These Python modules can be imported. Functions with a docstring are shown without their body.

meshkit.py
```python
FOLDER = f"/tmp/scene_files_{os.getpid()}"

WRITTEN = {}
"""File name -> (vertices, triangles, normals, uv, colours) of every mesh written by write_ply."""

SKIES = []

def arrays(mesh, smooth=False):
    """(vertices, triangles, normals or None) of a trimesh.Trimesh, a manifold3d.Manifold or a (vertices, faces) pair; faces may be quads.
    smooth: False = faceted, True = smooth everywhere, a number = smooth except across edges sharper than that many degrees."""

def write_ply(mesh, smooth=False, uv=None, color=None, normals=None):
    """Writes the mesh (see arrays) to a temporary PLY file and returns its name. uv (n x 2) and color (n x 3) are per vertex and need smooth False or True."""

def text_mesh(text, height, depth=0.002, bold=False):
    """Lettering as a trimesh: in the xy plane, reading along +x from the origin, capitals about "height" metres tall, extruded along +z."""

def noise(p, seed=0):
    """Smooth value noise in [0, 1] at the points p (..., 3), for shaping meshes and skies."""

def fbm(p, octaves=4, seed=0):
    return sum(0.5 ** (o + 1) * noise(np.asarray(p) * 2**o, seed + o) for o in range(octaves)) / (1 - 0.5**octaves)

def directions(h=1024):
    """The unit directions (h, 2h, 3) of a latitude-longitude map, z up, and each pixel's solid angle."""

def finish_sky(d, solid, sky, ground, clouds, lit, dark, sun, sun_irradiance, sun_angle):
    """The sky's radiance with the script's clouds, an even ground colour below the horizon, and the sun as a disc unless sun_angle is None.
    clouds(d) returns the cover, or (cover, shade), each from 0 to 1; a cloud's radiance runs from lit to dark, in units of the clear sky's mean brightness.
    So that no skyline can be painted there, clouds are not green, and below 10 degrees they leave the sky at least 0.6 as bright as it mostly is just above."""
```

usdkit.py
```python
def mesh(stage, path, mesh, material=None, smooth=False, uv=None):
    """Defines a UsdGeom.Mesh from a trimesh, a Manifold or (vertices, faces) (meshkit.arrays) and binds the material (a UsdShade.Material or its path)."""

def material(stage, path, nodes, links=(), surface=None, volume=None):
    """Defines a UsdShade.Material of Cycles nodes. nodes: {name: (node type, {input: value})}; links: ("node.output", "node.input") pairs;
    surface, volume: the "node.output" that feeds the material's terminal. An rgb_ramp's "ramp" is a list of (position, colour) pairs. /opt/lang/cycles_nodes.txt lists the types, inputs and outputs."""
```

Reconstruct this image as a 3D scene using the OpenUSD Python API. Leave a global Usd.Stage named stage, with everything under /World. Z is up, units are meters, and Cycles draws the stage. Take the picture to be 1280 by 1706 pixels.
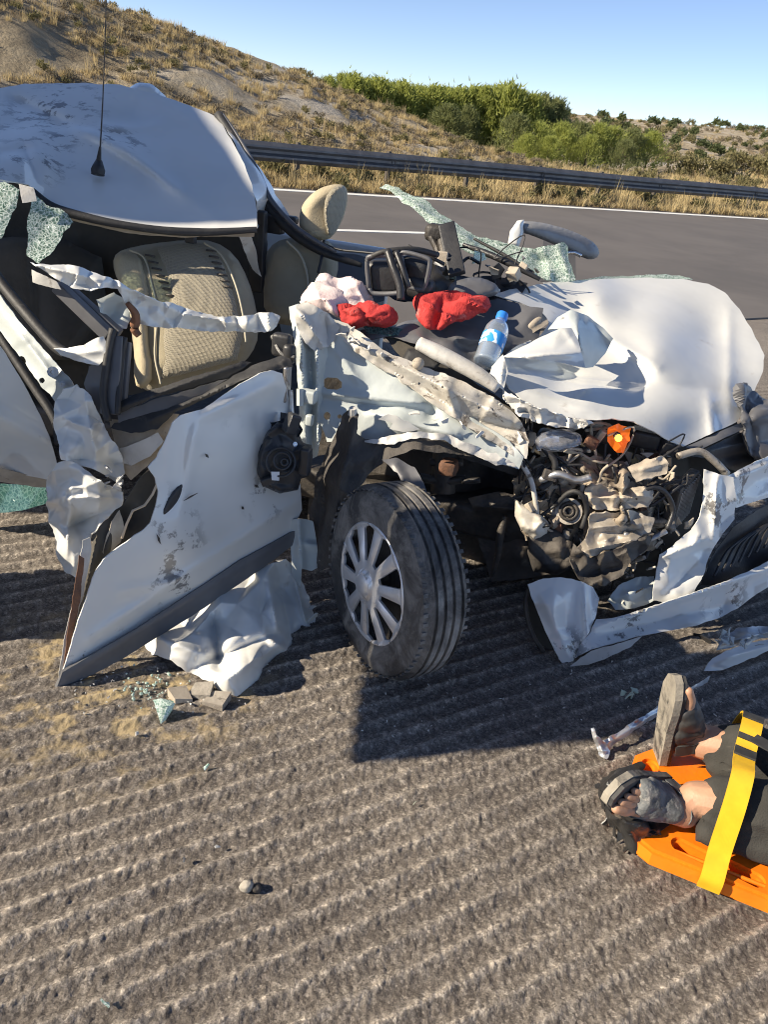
import math, random
import numpy as np, trimesh, manifold3d as m3
from scipy.interpolate import RBFInterpolator, LinearNDInterpolator
from scipy.spatial import Delaunay
from shapely.geometry import Polygon, Point
import shapely
from pxr import Usd, UsdGeom, UsdLux, UsdShade, Gf, Sdf, Vt
import usdkit, meshkit

random.seed(7); np.random.seed(7)
stage = Usd.Stage.CreateInMemory()
UsdGeom.SetStageUpAxis(stage, 'Z'); UsdGeom.SetStageMetersPerUnit(stage, 1.0)
UsdGeom.Xform.Define(stage, '/World'); UsdGeom.Scope.Define(stage, '/World/Looks')

# ------------------------------------------------------------------ camera, sun, sky
EYE_H, FPX = 1.2, 1300.0                      # eye height, focal length in widths of 1280
ROLL = math.atan(.122); PITCH = math.atan(658 * math.cos(ROLL) / FPX)
EXPOSURE = 0.98
SUN_AZ, SUN_EL = math.radians(-107), math.radians(30)   # direction towards the sun
SUN_I, SKY_S = 1.2, 0.088
fw = np.array([0, math.cos(PITCH), -math.sin(PITCH)]); r0 = np.array([1., 0, 0]); u0 = np.array([0, math.sin(PITCH), math.cos(PITCH)])
RT = math.cos(ROLL) * r0 + math.sin(ROLL) * u0; UP = -math.sin(ROLL) * r0 + math.cos(ROLL) * u0
EYE = np.array([0, 0, EYE_H])
cam = UsdGeom.Camera.Define(stage, '/World/camera')
cam.AddTransformOp().Set(Gf.Matrix4d(*[float(x) for x in (*RT, 0, *UP, 0, *(-fw), 0, *EYE, 1)]))
cam.CreateHorizontalApertureAttr(36.0); cam.CreateFocalLengthAttr(36.0 * FPX / 1280); cam.CreateFStopAttr(0.0)
cam.CreateClippingRangeAttr((0.05, 5000.0)); cam.CreateExposureAttr(EXPOSURE)
SUN = np.array([math.sin(SUN_AZ) * math.cos(SUN_EL), math.cos(SUN_AZ) * math.cos(SUN_EL), math.sin(SUN_EL)])
sx = np.cross([0, 0, 1.], SUN); sx /= np.linalg.norm(sx); sy = np.cross(SUN, sx)
sun = UsdLux.DistantLight.Define(stage, '/World/sun')
sun.AddTransformOp().Set(Gf.Matrix4d(*[float(x) for x in (*sx, 0, *sy, 0, *SUN, 0, 0, 0, 0, 1)]))
sun.CreateIntensityAttr(SUN_I); sun.CreateAngleAttr(0.5); sun.CreateColorAttr(Gf.Vec3f(1.0, .88, .70)); sun.CreateNormalizeAttr(True)
dome = UsdLux.DomeLight.Define(stage, '/World/sky')
skym = usdkit.material(stage, '/World/Looks/sky', {
    's': ('sky_texture', {'sky_type': 'single_scattering', 'sun_disc': False, 'sun_elevation': SUN_EL, 'sun_rotation': SUN_AZ, 'altitude': 2500.0, 'air_density': .8, 'aerosol_density': .8, 'ozone_density': 1.3}),
    'm': ('mix_color', {'blend_type': 'multiply', 'fac': 1., 'b': (1.0, .96, 1.0), 'use_clamp': False}),
    'b': ('background_shader', {'strength': SKY_S})}, [('s.color', 'm.a'), ('m.result', 'b.color')], surface='b.background')
UsdShade.MaterialBindingAPI.Apply(dome.GetPrim()).Bind(skym)
dome.GetPrim().SetCustomDataByKey('kind', 'structure')

# ------------------------------------------------------------------ helpers
def ray(x, y): return fw + (x - 640) / FPX * RT + (853 - y) / FPX * UP
def at(x, y, d): r = ray(x, y); return EYE + r * (d / r[1])               # the point that stands d metres ahead
def gr(x, y, z=0.): r = ray(x, y); return EYE + r * ((z - EYE_H) / r[2])    # the point at height z
ROAD = math.radians(55.0)
RS = np.array([math.sin(ROAD), math.cos(ROAD), 0]); RN = np.array([-math.cos(ROAD), math.sin(ROAD), 0])
def rd(s, n, z=0.): return RS * s + RN * n + np.array([0, 0, z])
def onwall(x, y, n): r = ray(x, y); return EYE + r * (n / (r @ RN))
used, ORI = {}, {}
def numbered(path):
    k = used.get(path, -1) + 1; used[path] = k
    return path if k == 0 else f'{path}_{k:03d}'
def thing(name, label, cat, loc=(0, 0, 0), group=None, kind=None):
    p = numbered('/World/' + name); x = UsdGeom.Xform.Define(stage, p); x.AddTranslateOp().Set(Gf.Vec3d(*map(float, loc)))
    ORI[p] = np.array(loc, float); tag(x.GetPrim(), label, cat, group, kind); return p
def tag(prim, label=None, cat=None, group=None, kind=None):
    for k, v in (('label', label), ('category', cat), ('group', group), ('kind', kind)):
        if v: prim.SetCustomDataByKey(k, v)
def tri(m):
    if isinstance(m, list): return trimesh.util.concatenate([tri(x) for x in m])
    if hasattr(m, 'to_mesh'): m = m.to_mesh(); return trimesh.Trimesh(m.vert_properties[:, :3], m.tri_verts, process=False)
    return m.copy()
def obj(name, mesh, mat, parent='/World', smooth=35, label=None):
    """One mesh prim; a list of shapes becomes one prim each."""
    if isinstance(mesh, list) and parent != '/World': return [obj(name, m_, mat, parent, smooth, label) for m_ in mesh][0]
    p = numbered(parent + '/' + name); o = ORI.get(parent, np.zeros(3)); ORI[p] = o
    mesh = tri(mesh); mesh.vertices = np.asarray(mesh.vertices) - o
    g = usdkit.mesh(stage, p, mesh, M[mat], smooth=smooth)
    if label: g.GetPrim().SetCustomDataByKey('label', label)
    return p
def single(name, mesh, mat, label, cat, group=None, kind=None, smooth=35):
    p = obj(name, mesh, mat, smooth=smooth); tag(stage.GetPrimAtPath(p), label, cat, group, kind); return p
def copyof(src, name, label, cat, loc, rotz=0., scale=1., group=None, sz=1.):
    p = numbered('/World/' + name); x = UsdGeom.Xform.Define(stage, p)
    x.AddTranslateOp().Set(Gf.Vec3d(*map(float, loc))); x.AddRotateZOp().Set(float(rotz)); x.AddScaleOp().Set(Gf.Vec3f(scale, scale, scale * sz))
    x.GetPrim().GetReferences().AddInternalReference(src); x.GetPrim().SetInstanceable(True); tag(x.GetPrim(), label, cat, group); return p
def spline(pts, n=6):
    p = np.asarray(pts, float)
    if len(p) < 3: return np.array([p[0] + (p[-1] - p[0]) * t for t in np.linspace(0, 1, n + 1)])
    q = np.vstack([2 * p[0] - p[1], p, 2 * p[-1] - p[-2]]); out = []
    for i in range(1, len(q) - 2):
        for t in np.linspace(0, 1, n, endpoint=False):
            a, b, c, d = q[i - 1], q[i], q[i + 1], q[i + 2]
            out.append(.5 * (2 * b + (c - a) * t + (2 * a - 5 * b + 4 * c - d) * t * t + (3 * b - a - 3 * c + d) * t ** 3))
    return np.array(out + [p[-1]])
def tube(pts, rad, sides=8, n=6, flat=1., smooth=True):
    p = spline(pts, n) if smooth else np.asarray(pts, float)
    rad = np.interp(np.linspace(0, 1, len(p)), np.linspace(0, 1, np.size(rad)), np.ravel(rad)) if np.size(rad) > 1 else np.full(len(p), float(rad))
    t = np.gradient(p, axis=0); t /= np.linalg.norm(t, axis=1, keepdims=True) + 1e-12
    a = np.cross(t, [0.05, .1, 1.]); a /= np.linalg.norm(a, axis=1, keepdims=True) + 1e-9; b = np.cross(t, a)
    an = np.arange(sides) * 2 * np.pi / sides
    v = p[:, None] + rad[:, None, None] * (np.cos(an)[None, :, None] * a[:, None] + flat * np.sin(an)[None, :, None] * b[:, None])
    V = np.vstack([v.reshape(-1, 3), p[:1], p[-1:]]); f = []
    L = len(p)
    for i in range(L - 1):
        for j in range(sides):
            k = (j + 1) % sides; A, B, Cc, D = i * sides + j, i * sides + k, (i + 1) * sides + k, (i + 1) * sides + j
            f += [(A, B, Cc), (A, Cc, D)]
    for j in range(sides):
        k = (j + 1) % sides; f += [(L * sides, k, j), (L * sides + 1, (L - 1) * sides + j, (L - 1) * sides + k)]
    m = trimesh.Trimesh(V, f, process=False); return m
def nz(p, seed=0, octv=3): return meshkit.fbm(np.asarray(p), octv, seed) - .5
def buckle(v, freq, seed):
    """Buckled sheet metal: folded waves in random directions, masked by smooth noise; about -1 to 1."""
    rs = np.random.RandomState(seed); out = np.zeros(len(v)); w = v + .25 / freq * np.stack([nz(v * freq * .7, seed + k, 2) for k in (1, 2, 3)], 1)
    for k in range(5):
        d = rs.normal(size=3); d /= np.linalg.norm(d); ph = w @ d * freq * rs.uniform(.5, 1.4) + rs.uniform(0, 9)
        tri = np.abs((ph % 2) - 1) * 2 - 1
        out += tri * np.clip(nz(v * freq * .5 + 5 * k, seed + 11 + k, 2) * 3 + .5, 0, 1)
    return out / 2.5
def sheet(outline, ctrl=(), bumps=(), creases=(), step=6, amp=.004, freq=9., thick=.0015, jag=1.2, dome=0., domew=25., holes=(), seed=1, ck=0, fine=0., facet=None):
    """A bent sheet: outline and ctrl are (x, y, d) sight lines with the distance d ahead; bumps (x, y, radius, metres towards the eye); creases (x0, y0, x1, y1, width, metres)."""
    O = np.array(outline, float); K = np.vstack([O, np.array(ctrl, float).reshape(-1, 3)])
    rb = RBFInterpolator(K[:, :2] / 100, 1 / K[:, 2], kernel='thin_plate_spline', smoothing=1e-4)
    P = O[:, :2]
    for _ in range(ck):
        nx = np.roll(P, -1, 0); P = np.stack([.75 * P + .25 * nx, .25 * P + .75 * nx], 1).reshape(-1, 2)
    B = []
    for a, b in zip(P, np.roll(P, -1, 0)):
        k = max(1, int(round(np.linalg.norm(b - a) / step))); B += [a + (b - a) * t for t in np.arange(k) / k]
    B = np.array(B); rs = np.random.RandomState(seed)
    if jag:
        q = np.c_[B / 14., np.full(len(B), seed)]
        B = B + jag * 3 * np.stack([nz(q, seed, 3), nz(q + 50, seed, 3)], 1)
    poly = Polygon(B).buffer(0)
    if poly.geom_type != 'Polygon': poly = max(poly.geoms, key=lambda g: g.area)
    hp = [Polygon(h).buffer(0) for h in holes]
    HB = []
    for h in hp:
        poly = poly.difference(h); L = h.exterior.length
        HB += [h.exterior.interpolate(t).coords[0] for t in np.arange(0, L, step * .7)]
    x0, y0, x1, y1 = poly.bounds
    gx, gy = np.meshgrid(np.arange(x0, x1, step), np.arange(y0, y1, step * .87)); gx = gx + (np.arange(gx.shape[0]) % 2)[:, None] * step / 2
    I = np.c_[gx.ravel(), gy.ravel()] + rs.uniform(-.15, .15, (gx.size, 2)) * step
    inner = poly.buffer(-step * .45); I = I[shapely.contains_xy(inner, I[:, 0], I[:, 1])] if not inner.is_empty else I[:0]
    Q = np.vstack([B, np.array(HB).reshape(-1, 2), I]); T = Delaunay(Q).simplices
    c = Q[T].mean(1); T = T[shapely.contains_xy(poly, c[:, 0], c[:, 1])]
    d = 1 / rb(Q / 100)
    for (x, y, r, h) in bumps: d = d - h * np.exp(-((Q - [x, y]) ** 2).sum(1) / (r * r))
    for (ax, ay, bx, by, w, h) in creases:
        w = max(w, step * 1.6)
        a, b = np.array([ax, ay]), np.array([bx, by]); L2 = ((b - a) ** 2).sum(); t = ((Q - a) @ (b - a)) / L2; tc = np.clip(t, 0, 1)
        dist = np.linalg.norm(Q - (a + tc[:, None] * (b - a)), axis=1)
        d = d - h * np.exp(-(np.sqrt(dist ** 2 + (step * .9) ** 2) - step * .9) / w) * (.35 + .65 * np.sin(np.pi * np.clip(tc, .02, .98)) ** .5)
    if dome:
        e = shapely.distance(shapely.points(Q), poly.boundary); d = d - dome * np.sqrt(np.clip(1 - (1 - np.clip(e / domew, 0, 1)) ** 2, 0, 1))
    if facet:                                                            # flat folds between random creases
        sp, fa = facet; fx, fy = np.meshgrid(np.arange(x0 - 2 * sp, x1 + 2.1 * sp, sp), np.arange(y0 - 2 * sp, y1 + 2.1 * sp, sp)); S_ = np.c_[fx.ravel(), fy.ravel()] + rs.uniform(-.45, .45, (fx.size, 2)) * sp
        d = d - LinearNDInterpolator(S_, rs.uniform(-1, 1, len(S_)) * fa)(Q)
    R = fw + ((Q[:, :1] - 640) / FPX) * RT + ((853 - Q[:, 1:]) / FPX) * UP
    V = EYE + R * (d / R[:, 1])[:, None]
    n = np.cross(V[T[:, 1]] - V[T[:, 0]], V[T[:, 2]] - V[T[:, 0]]); flip = (n * R[T[:, 0]]).sum(1) > 0
    T[flip] = T[flip][:, ::-1]
    N = meshkit.arrays((V, T), True)[2]
    if amp: V = V + N * (amp * buckle(V, freq, seed))[:, None]
    if fine: V = V + N * (fine * nz(V * 60, seed + 3, 3) * 2)[:, None]
    if thick:
        E = np.sort(np.vstack([T[:, [0, 1]], T[:, [1, 2]], T[:, [2, 0]]]), 1); De = np.vstack([T[:, [0, 1]], T[:, [1, 2]], T[:, [2, 0]]])
        _, inv, cnt = np.unique(E, axis=0, return_inverse=True, return_counts=True); bd = De[cnt[np.ravel(inv)] == 1]
        k = len(V); W = V - N * thick
        T = np.vstack([T, T[:, ::-1] + k, np.c_[bd[:, 0], bd[:, 1] + k, bd[:, 1]], np.c_[bd[:, 0], bd[:, 0] + k, bd[:, 1] + k]]); V = np.vstack([V, W])
    return trimesh.Trimesh(V, T, process=False)
def line(pts): return [at(*p) for p in pts]
def rbox(c, ax, size, r=.006, seg=8):
    """A rounded box: centre, three axes (rows), full sizes."""
    ax = np.asarray(ax, float); h = np.asarray(size, float) / 2 - r; s = m3.Manifold.sphere(r, seg); parts = []
    for i in (-1, 1):
        for j in (-1, 1):
            for k in (-1, 1):
                parts.append(s.translate(tuple(np.asarray(c) + i * h[0] * ax[0] + j * h[1] * ax[1] + k * h[2] * ax[2])))
    return m3.Manifold.batch_hull(parts)
def axes(d, up=(0, 0, 1)):
    d = np.asarray(d, float); d = d / np.linalg.norm(d); b = np.cross(up, d); b /= np.linalg.norm(b); return np.array([d, b, np.cross(d, b)])
def beam(p, q, w, h, r=.003, up=(0, 0, 1)):
    p, q = np.asarray(p), np.asarray(q); return rbox((p + q) / 2, axes(q - p, up), (np.linalg.norm(q - p), w, h), r)
def shard(c, size, seed, thick=.004):
    rs = np.random.RandomState(seed); k = rs.randint(4, 7); an = np.sort(rs.uniform(0, 2 * np.pi, k)); rr = size * rs.uniform(.5, 1., k)
    pl = Polygon(np.c_[np.cos(an) * rr, np.sin(an) * rr * rs.uniform(.5, 1)]).convex_hull; m = trimesh.creation.extrude_polygon(pl, thick, engine='earcut')
    m = m.subdivide(); m.vertices[:, 2] += rs.uniform(-.4, .4) * m.vertices[:, 0] ** 2 / size + rs.uniform(-.5, .5) * np.abs(m.vertices[:, 1])
    m.apply_transform(trimesh.transformations.random_rotation_matrix(rs.rand(3))); m.apply_translation(c); return m

# ------------------------------------------------------------------ materials
M = {}
def mat(name, col, col2=None, rough=.5, metal=0., scale=8., bump=0., bscale=60., detail=4., spec=.5, lo=.35, hi=.65, coat=0., third=None, tscale=3., tlo=.6, thi=.7, sheen=0., rough2=None, trans=0.):
    """Base colour from up to three noises at world scale, with fine relief."""
    nodes = {'g': ('geometry', {}), 'p': ('principled_bsdf', {'roughness': rough, 'metallic': metal, 'specular_ior_level': spec, 'coat_weight': coat, 'base_color': col, 'sheen_weight': sheen})}; links = []
    if col2 is not None:
        nodes['n'] = ('noise_texture', {'scale': scale, 'detail': detail, 'roughness': .62}); nodes['r'] = ('rgb_ramp', {'ramp': [(lo, col), (hi, col2)]})
        links += [('g.position', 'n.vector'), ('n.fac', 'r.fac')]; last = 'r.color'
        if third is not None:
            nodes['n3'] = ('noise_texture', {'scale': tscale, 'detail': 6., 'roughness': .7, 'distortion': .6}); nodes['r3'] = ('rgb_ramp', {'ramp': [(tlo, (0, 0, 0)), (thi, (1, 1, 1))]})
            nodes['mx'] = ('mix_color', {'b': third}); links += [('g.position', 'n3.vector'), ('n3.fac', 'r3.fac'), ('r3.color', 'mx.fac'), (last, 'mx.a')]; last = 'mx.result'
            if rough2 is not None:
                nodes['mr'] = ('mix_float', {'a': rough, 'b': rough2}); links += [('r3.color', 'mr.fac'), ('mr.result', 'p.roughness')]
        links.append((last, 'p.base_color'))
    if bump:
        nodes['bn'] = ('noise_texture', {'scale': bscale, 'detail': 5., 'roughness': .6}); nodes['bp'] = ('bump', {'strength': 1., 'distance': bump})
        links += [('g.position', 'bn.vector'), ('bn.fac', 'bp.height'), ('bp.normal', 'p.normal')]
    M[name] = usdkit.material(stage, '/World/Looks/' + name, nodes, links, surface='p.BSDF')
mat('white_paint', (.66, .655, .62), (.59, .585, .545), rough=.28, scale=5, spec=.5, coat=.5, third=(.36, .32, .27), tscale=7, tlo=.60, thi=.72, rough2=.7, bump=.0012, bscale=22)
mat('clean_paint', (.63, .63, .60), (.58, .58, .55), rough=.22, scale=4, coat=.5, third=(.36, .33, .29), tscale=11, tlo=.63, thi=.74, rough2=.6, bump=.0008, bscale=15)
mat('torn_paint', (.54, .53, .50), (.43, .41, .37), rough=.42, scale=9, third=(.22, .19, .16), tscale=13, tlo=.60, thi=.68, rough2=.75, bump=.002, bscale=40)
mat('dirty_paint', (.58, .555, .50), (.45, .41, .34), rough=.5, scale=11, third=(.15, .125, .10), tscale=19, tlo=.56, thi=.63, bump=.0012, bscale=90)
mat('body_primer', (.46, .50, .49), (.40, .43, .42), rough=.45, scale=7, third=(.16, .14, .12), tscale=10, tlo=.64, thi=.72, bump=.0015, bscale=30)
mat('bare_steel', (.55, .55, .54), (.30, .28, .26), rough=.38, metal=.8, scale=14, third=(.10, .07, .05), tscale=20, tlo=.6, thi=.7, bump=.002)
mat('bright_steel', (.62, .63, .64), (.45, .46, .47), rough=.3, metal=.6, scale=30, third=(.25, .24, .23), tscale=30, tlo=.62, thi=.7)
mat('black_plastic', (.018, .018, .02), (.035, .034, .034), rough=.42, scale=15, bump=.001, bscale=120, third=(.12, .10, .085), tscale=16, tlo=.66, thi=.8, rough2=.8)
mat('black_rubber', (.016, .016, .017), (.03, .029, .028), rough=.62, scale=20, bump=.001, bscale=90, third=(.10, .09, .08), tscale=14, tlo=.6, thi=.75, rough2=.9)
mat('tyre_rubber', (.026, .026, .027), (.060, .057, .054), rough=.6, scale=9, bump=.0012, bscale=130, third=(.19, .18, .165), tscale=11, tlo=.45, thi=.64, rough2=.9)
mat('arch_liner', (.045, .040, .036), (.080, .069, .058), rough=.75, scale=12, bump=.004, bscale=70, third=(.13, .11, .09), tscale=9, tlo=.6, thi=.72)
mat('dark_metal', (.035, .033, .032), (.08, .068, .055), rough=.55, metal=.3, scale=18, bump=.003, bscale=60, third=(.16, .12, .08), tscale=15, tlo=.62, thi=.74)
mat('dusty_alloy', (.40, .36, .30), (.25, .22, .185), rough=.5, metal=.25, scale=16, bump=.0012, bscale=140, third=(.05, .045, .04), tscale=22, tlo=.56, thi=.66)
mat('dusty_tan', (.44, .38, .30), (.31, .265, .205), rough=.7, scale=16, bump=.0012, bscale=140, third=(.10, .085, .07), tscale=18, tlo=.6, thi=.7)
mat('crushed_metal', (.40, .33, .245), (.22, .185, .145), rough=.65, metal=.05, scale=22, bump=.001, bscale=140, third=(.05, .045, .04), tscale=26, tlo=.54, thi=.60)
mat('rust', (.20, .09, .045), (.09, .05, .035), rough=.85, scale=25, bump=.004)
mat('hubcap_silver', (.66, .66, .67), (.55, .54, .53), rough=.34, metal=.55, scale=12, bump=.0008, third=(.17, .15, .135), tscale=14, tlo=.6, thi=.75, rough2=.7)
mat('chrome', (.75, .75, .76), (.6, .6, .6), rough=.14, metal=1., scale=20, bump=.004, bscale=50)
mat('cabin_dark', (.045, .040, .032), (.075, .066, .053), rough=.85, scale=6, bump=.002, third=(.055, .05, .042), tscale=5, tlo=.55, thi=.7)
mat('seat_cloth', (.34, .29, .19), (.28, .24, .155), rough=.9, scale=10, bump=.0015, bscale=300, sheen=.2)
mat('seat_side', (.46, .39, .26), (.38, .32, .21), rough=.8, scale=8, bump=.0015, bscale=200)
mat('seat_stitch', (.42, .38, .28), rough=.85)
mat('airbag_cloth', (.72, .62, .59), (.66, .50, .47), rough=.85, scale=11, bump=.003, bscale=70, third=(.55, .22, .20), tscale=9, tlo=.60, thi=.74)
mat('red_stand_in', (.50, .035, .03), (.34, .02, .02), rough=.85, scale=14, bump=.004, bscale=90, third=(.60, .22, .19), tscale=16, tlo=.56, thi=.7)
mat('grey_foam', (.24, .24, .24), (.19, .19, .19), rough=.6, scale=8, bump=.001)
mat('orange_plastic', (.86, .21, .008), (.78, .17, .006), rough=.42, scale=9, bump=.0008, bscale=90, third=(.55, .14, .03), tscale=15, tlo=.66, thi=.78)
mat('trouser_cloth', (.026, .025, .022), (.042, .040, .035), rough=.95, scale=14, bump=.0015, bscale=300, third=(.10, .09, .075), tscale=12, tlo=.60, thi=.75)
mat('sandal_sole', (.30, .27, .215), (.19, .17, .14), rough=.8, scale=20, bump=.002, bscale=120, third=(.05, .046, .04), tscale=15, tlo=.5, thi=.62)
mat('sandal_black', (.022, .022, .024), (.05, .048, .045), rough=.55, scale=22, bump=.001)
mat('sandal_strap', (.16, .165, .165), (.07, .075, .075), rough=.85, scale=40, bump=.003, bscale=120, third=(.30, .28, .25), tscale=30, tlo=.58, thi=.68)
mat('black_bag', (.018, .018, .019), (.030, .029, .028), rough=.36, scale=12, bump=.003, bscale=40)
mat('black_webbing', (.018, .018, .018), (.03, .03, .03), rough=.8, scale=60)
mat('stone', (.34, .31, .26), (.24, .215, .18), rough=.9, scale=40, bump=.003, bscale=150)
mat('rail_steel', (.14, .145, .155), (.095, .097, .105), rough=.5, metal=.45, scale=5, bump=.001, third=(.22, .21, .20), tscale=3, tlo=.6, thi=.75)
mat('post_steel', (.10, .085, .07), (.07, .06, .05), rough=.7, metal=.3, scale=20)
mat('line_paint', (.74, .74, .71), (.60, .60, .57), rough=.7, scale=6, third=(.20, .20, .19), tscale=14, tlo=.66, thi=.76)
mat('asphalt', (.105, .094, .086), (.122, .110, .100), rough=.85, scale=.8, bump=.002, bscale=160, third=(.088, .080, .074), tscale=.35, tlo=.45, thi=.65)
mat('plain_earth', (.28, .21, .13), (.22, .165, .10), rough=.95, scale=.3, third=(.12, .115, .05), tscale=.15, tlo=.5, thi=.65)
mat('bark', (.09, .065, .045), (.05, .038, .028), rough=.95, scale=8, bump=.01)
mat('bottle_cap', (.03, .20, .62), rough=.4)
mat('grey_trim', (.085, .085, .09), (.12, .12, .125), rough=.45, scale=9, bump=.0006)
mat('pale_plastic', (.50, .56, .44), (.40, .46, .36), rough=.7, scale=30)
mat('wire_sleeve', (.02, .02, .022), rough=.5)
mat('tan_rod', (.55, .42, .28), rough=.5, metal=.4)
mat('sticker', (.55, .55, .55), rough=.6)
mat('skin', (.43, .25, .155), (.37, .20, .125), rough=.55, scale=20, bump=.0006, bscale=200, third=(.27, .16, .11), tscale=14, tlo=.58, thi=.75)
mat('hair', (.03, .022, .016), rough=.7, bump=.004, bscale=120)
mat('shirt_cloth', (.055, .055, .06), (.04, .04, .045), rough=.92, scale=9, bump=.002, bscale=200)

def custom(name, nodes, links, surface): M[name] = usdkit.material(stage, '/World/Looks/' + name, nodes, links, surface=surface)
# milled asphalt: brown grey stones, dust; pale crushed ridges, dark grooves also put relief shading in colour
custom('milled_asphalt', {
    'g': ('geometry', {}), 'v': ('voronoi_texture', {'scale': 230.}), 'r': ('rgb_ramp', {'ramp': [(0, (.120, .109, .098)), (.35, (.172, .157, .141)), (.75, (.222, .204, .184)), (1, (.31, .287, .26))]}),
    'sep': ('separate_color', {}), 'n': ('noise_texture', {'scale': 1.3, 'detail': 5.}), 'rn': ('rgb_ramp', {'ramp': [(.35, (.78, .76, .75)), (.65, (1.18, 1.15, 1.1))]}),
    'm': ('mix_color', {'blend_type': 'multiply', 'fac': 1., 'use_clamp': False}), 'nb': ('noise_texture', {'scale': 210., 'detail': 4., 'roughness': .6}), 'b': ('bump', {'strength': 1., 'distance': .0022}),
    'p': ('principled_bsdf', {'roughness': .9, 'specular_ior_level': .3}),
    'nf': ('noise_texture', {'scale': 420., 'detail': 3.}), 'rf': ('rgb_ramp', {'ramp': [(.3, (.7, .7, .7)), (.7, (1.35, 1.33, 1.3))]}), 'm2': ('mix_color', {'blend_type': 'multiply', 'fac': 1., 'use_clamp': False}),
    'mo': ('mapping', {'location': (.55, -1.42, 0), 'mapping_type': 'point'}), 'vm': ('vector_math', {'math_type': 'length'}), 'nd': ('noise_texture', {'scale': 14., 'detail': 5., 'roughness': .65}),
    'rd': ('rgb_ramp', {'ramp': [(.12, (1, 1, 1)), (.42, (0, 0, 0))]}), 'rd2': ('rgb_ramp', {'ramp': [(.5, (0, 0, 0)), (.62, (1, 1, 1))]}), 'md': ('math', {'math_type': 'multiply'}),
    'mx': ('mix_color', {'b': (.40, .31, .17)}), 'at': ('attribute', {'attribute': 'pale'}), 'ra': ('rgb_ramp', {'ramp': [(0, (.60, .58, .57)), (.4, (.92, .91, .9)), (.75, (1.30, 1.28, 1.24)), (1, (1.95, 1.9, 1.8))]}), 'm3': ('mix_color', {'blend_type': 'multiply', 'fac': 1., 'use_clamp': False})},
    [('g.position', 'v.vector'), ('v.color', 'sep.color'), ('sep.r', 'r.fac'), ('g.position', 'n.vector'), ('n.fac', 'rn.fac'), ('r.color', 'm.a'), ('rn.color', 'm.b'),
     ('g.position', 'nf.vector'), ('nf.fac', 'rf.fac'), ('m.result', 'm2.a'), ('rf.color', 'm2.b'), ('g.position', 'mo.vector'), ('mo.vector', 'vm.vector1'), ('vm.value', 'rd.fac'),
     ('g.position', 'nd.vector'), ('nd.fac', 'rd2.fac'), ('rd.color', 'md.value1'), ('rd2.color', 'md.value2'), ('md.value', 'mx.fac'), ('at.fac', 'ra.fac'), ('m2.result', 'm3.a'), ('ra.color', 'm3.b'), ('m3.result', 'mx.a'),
     ('mx.result', 'p.base_color'), ('g.position', 'nb.vector'), ('nb.fac', 'b.height'), ('b.normal', 'p.normal')], 'p.BSDF')
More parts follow.
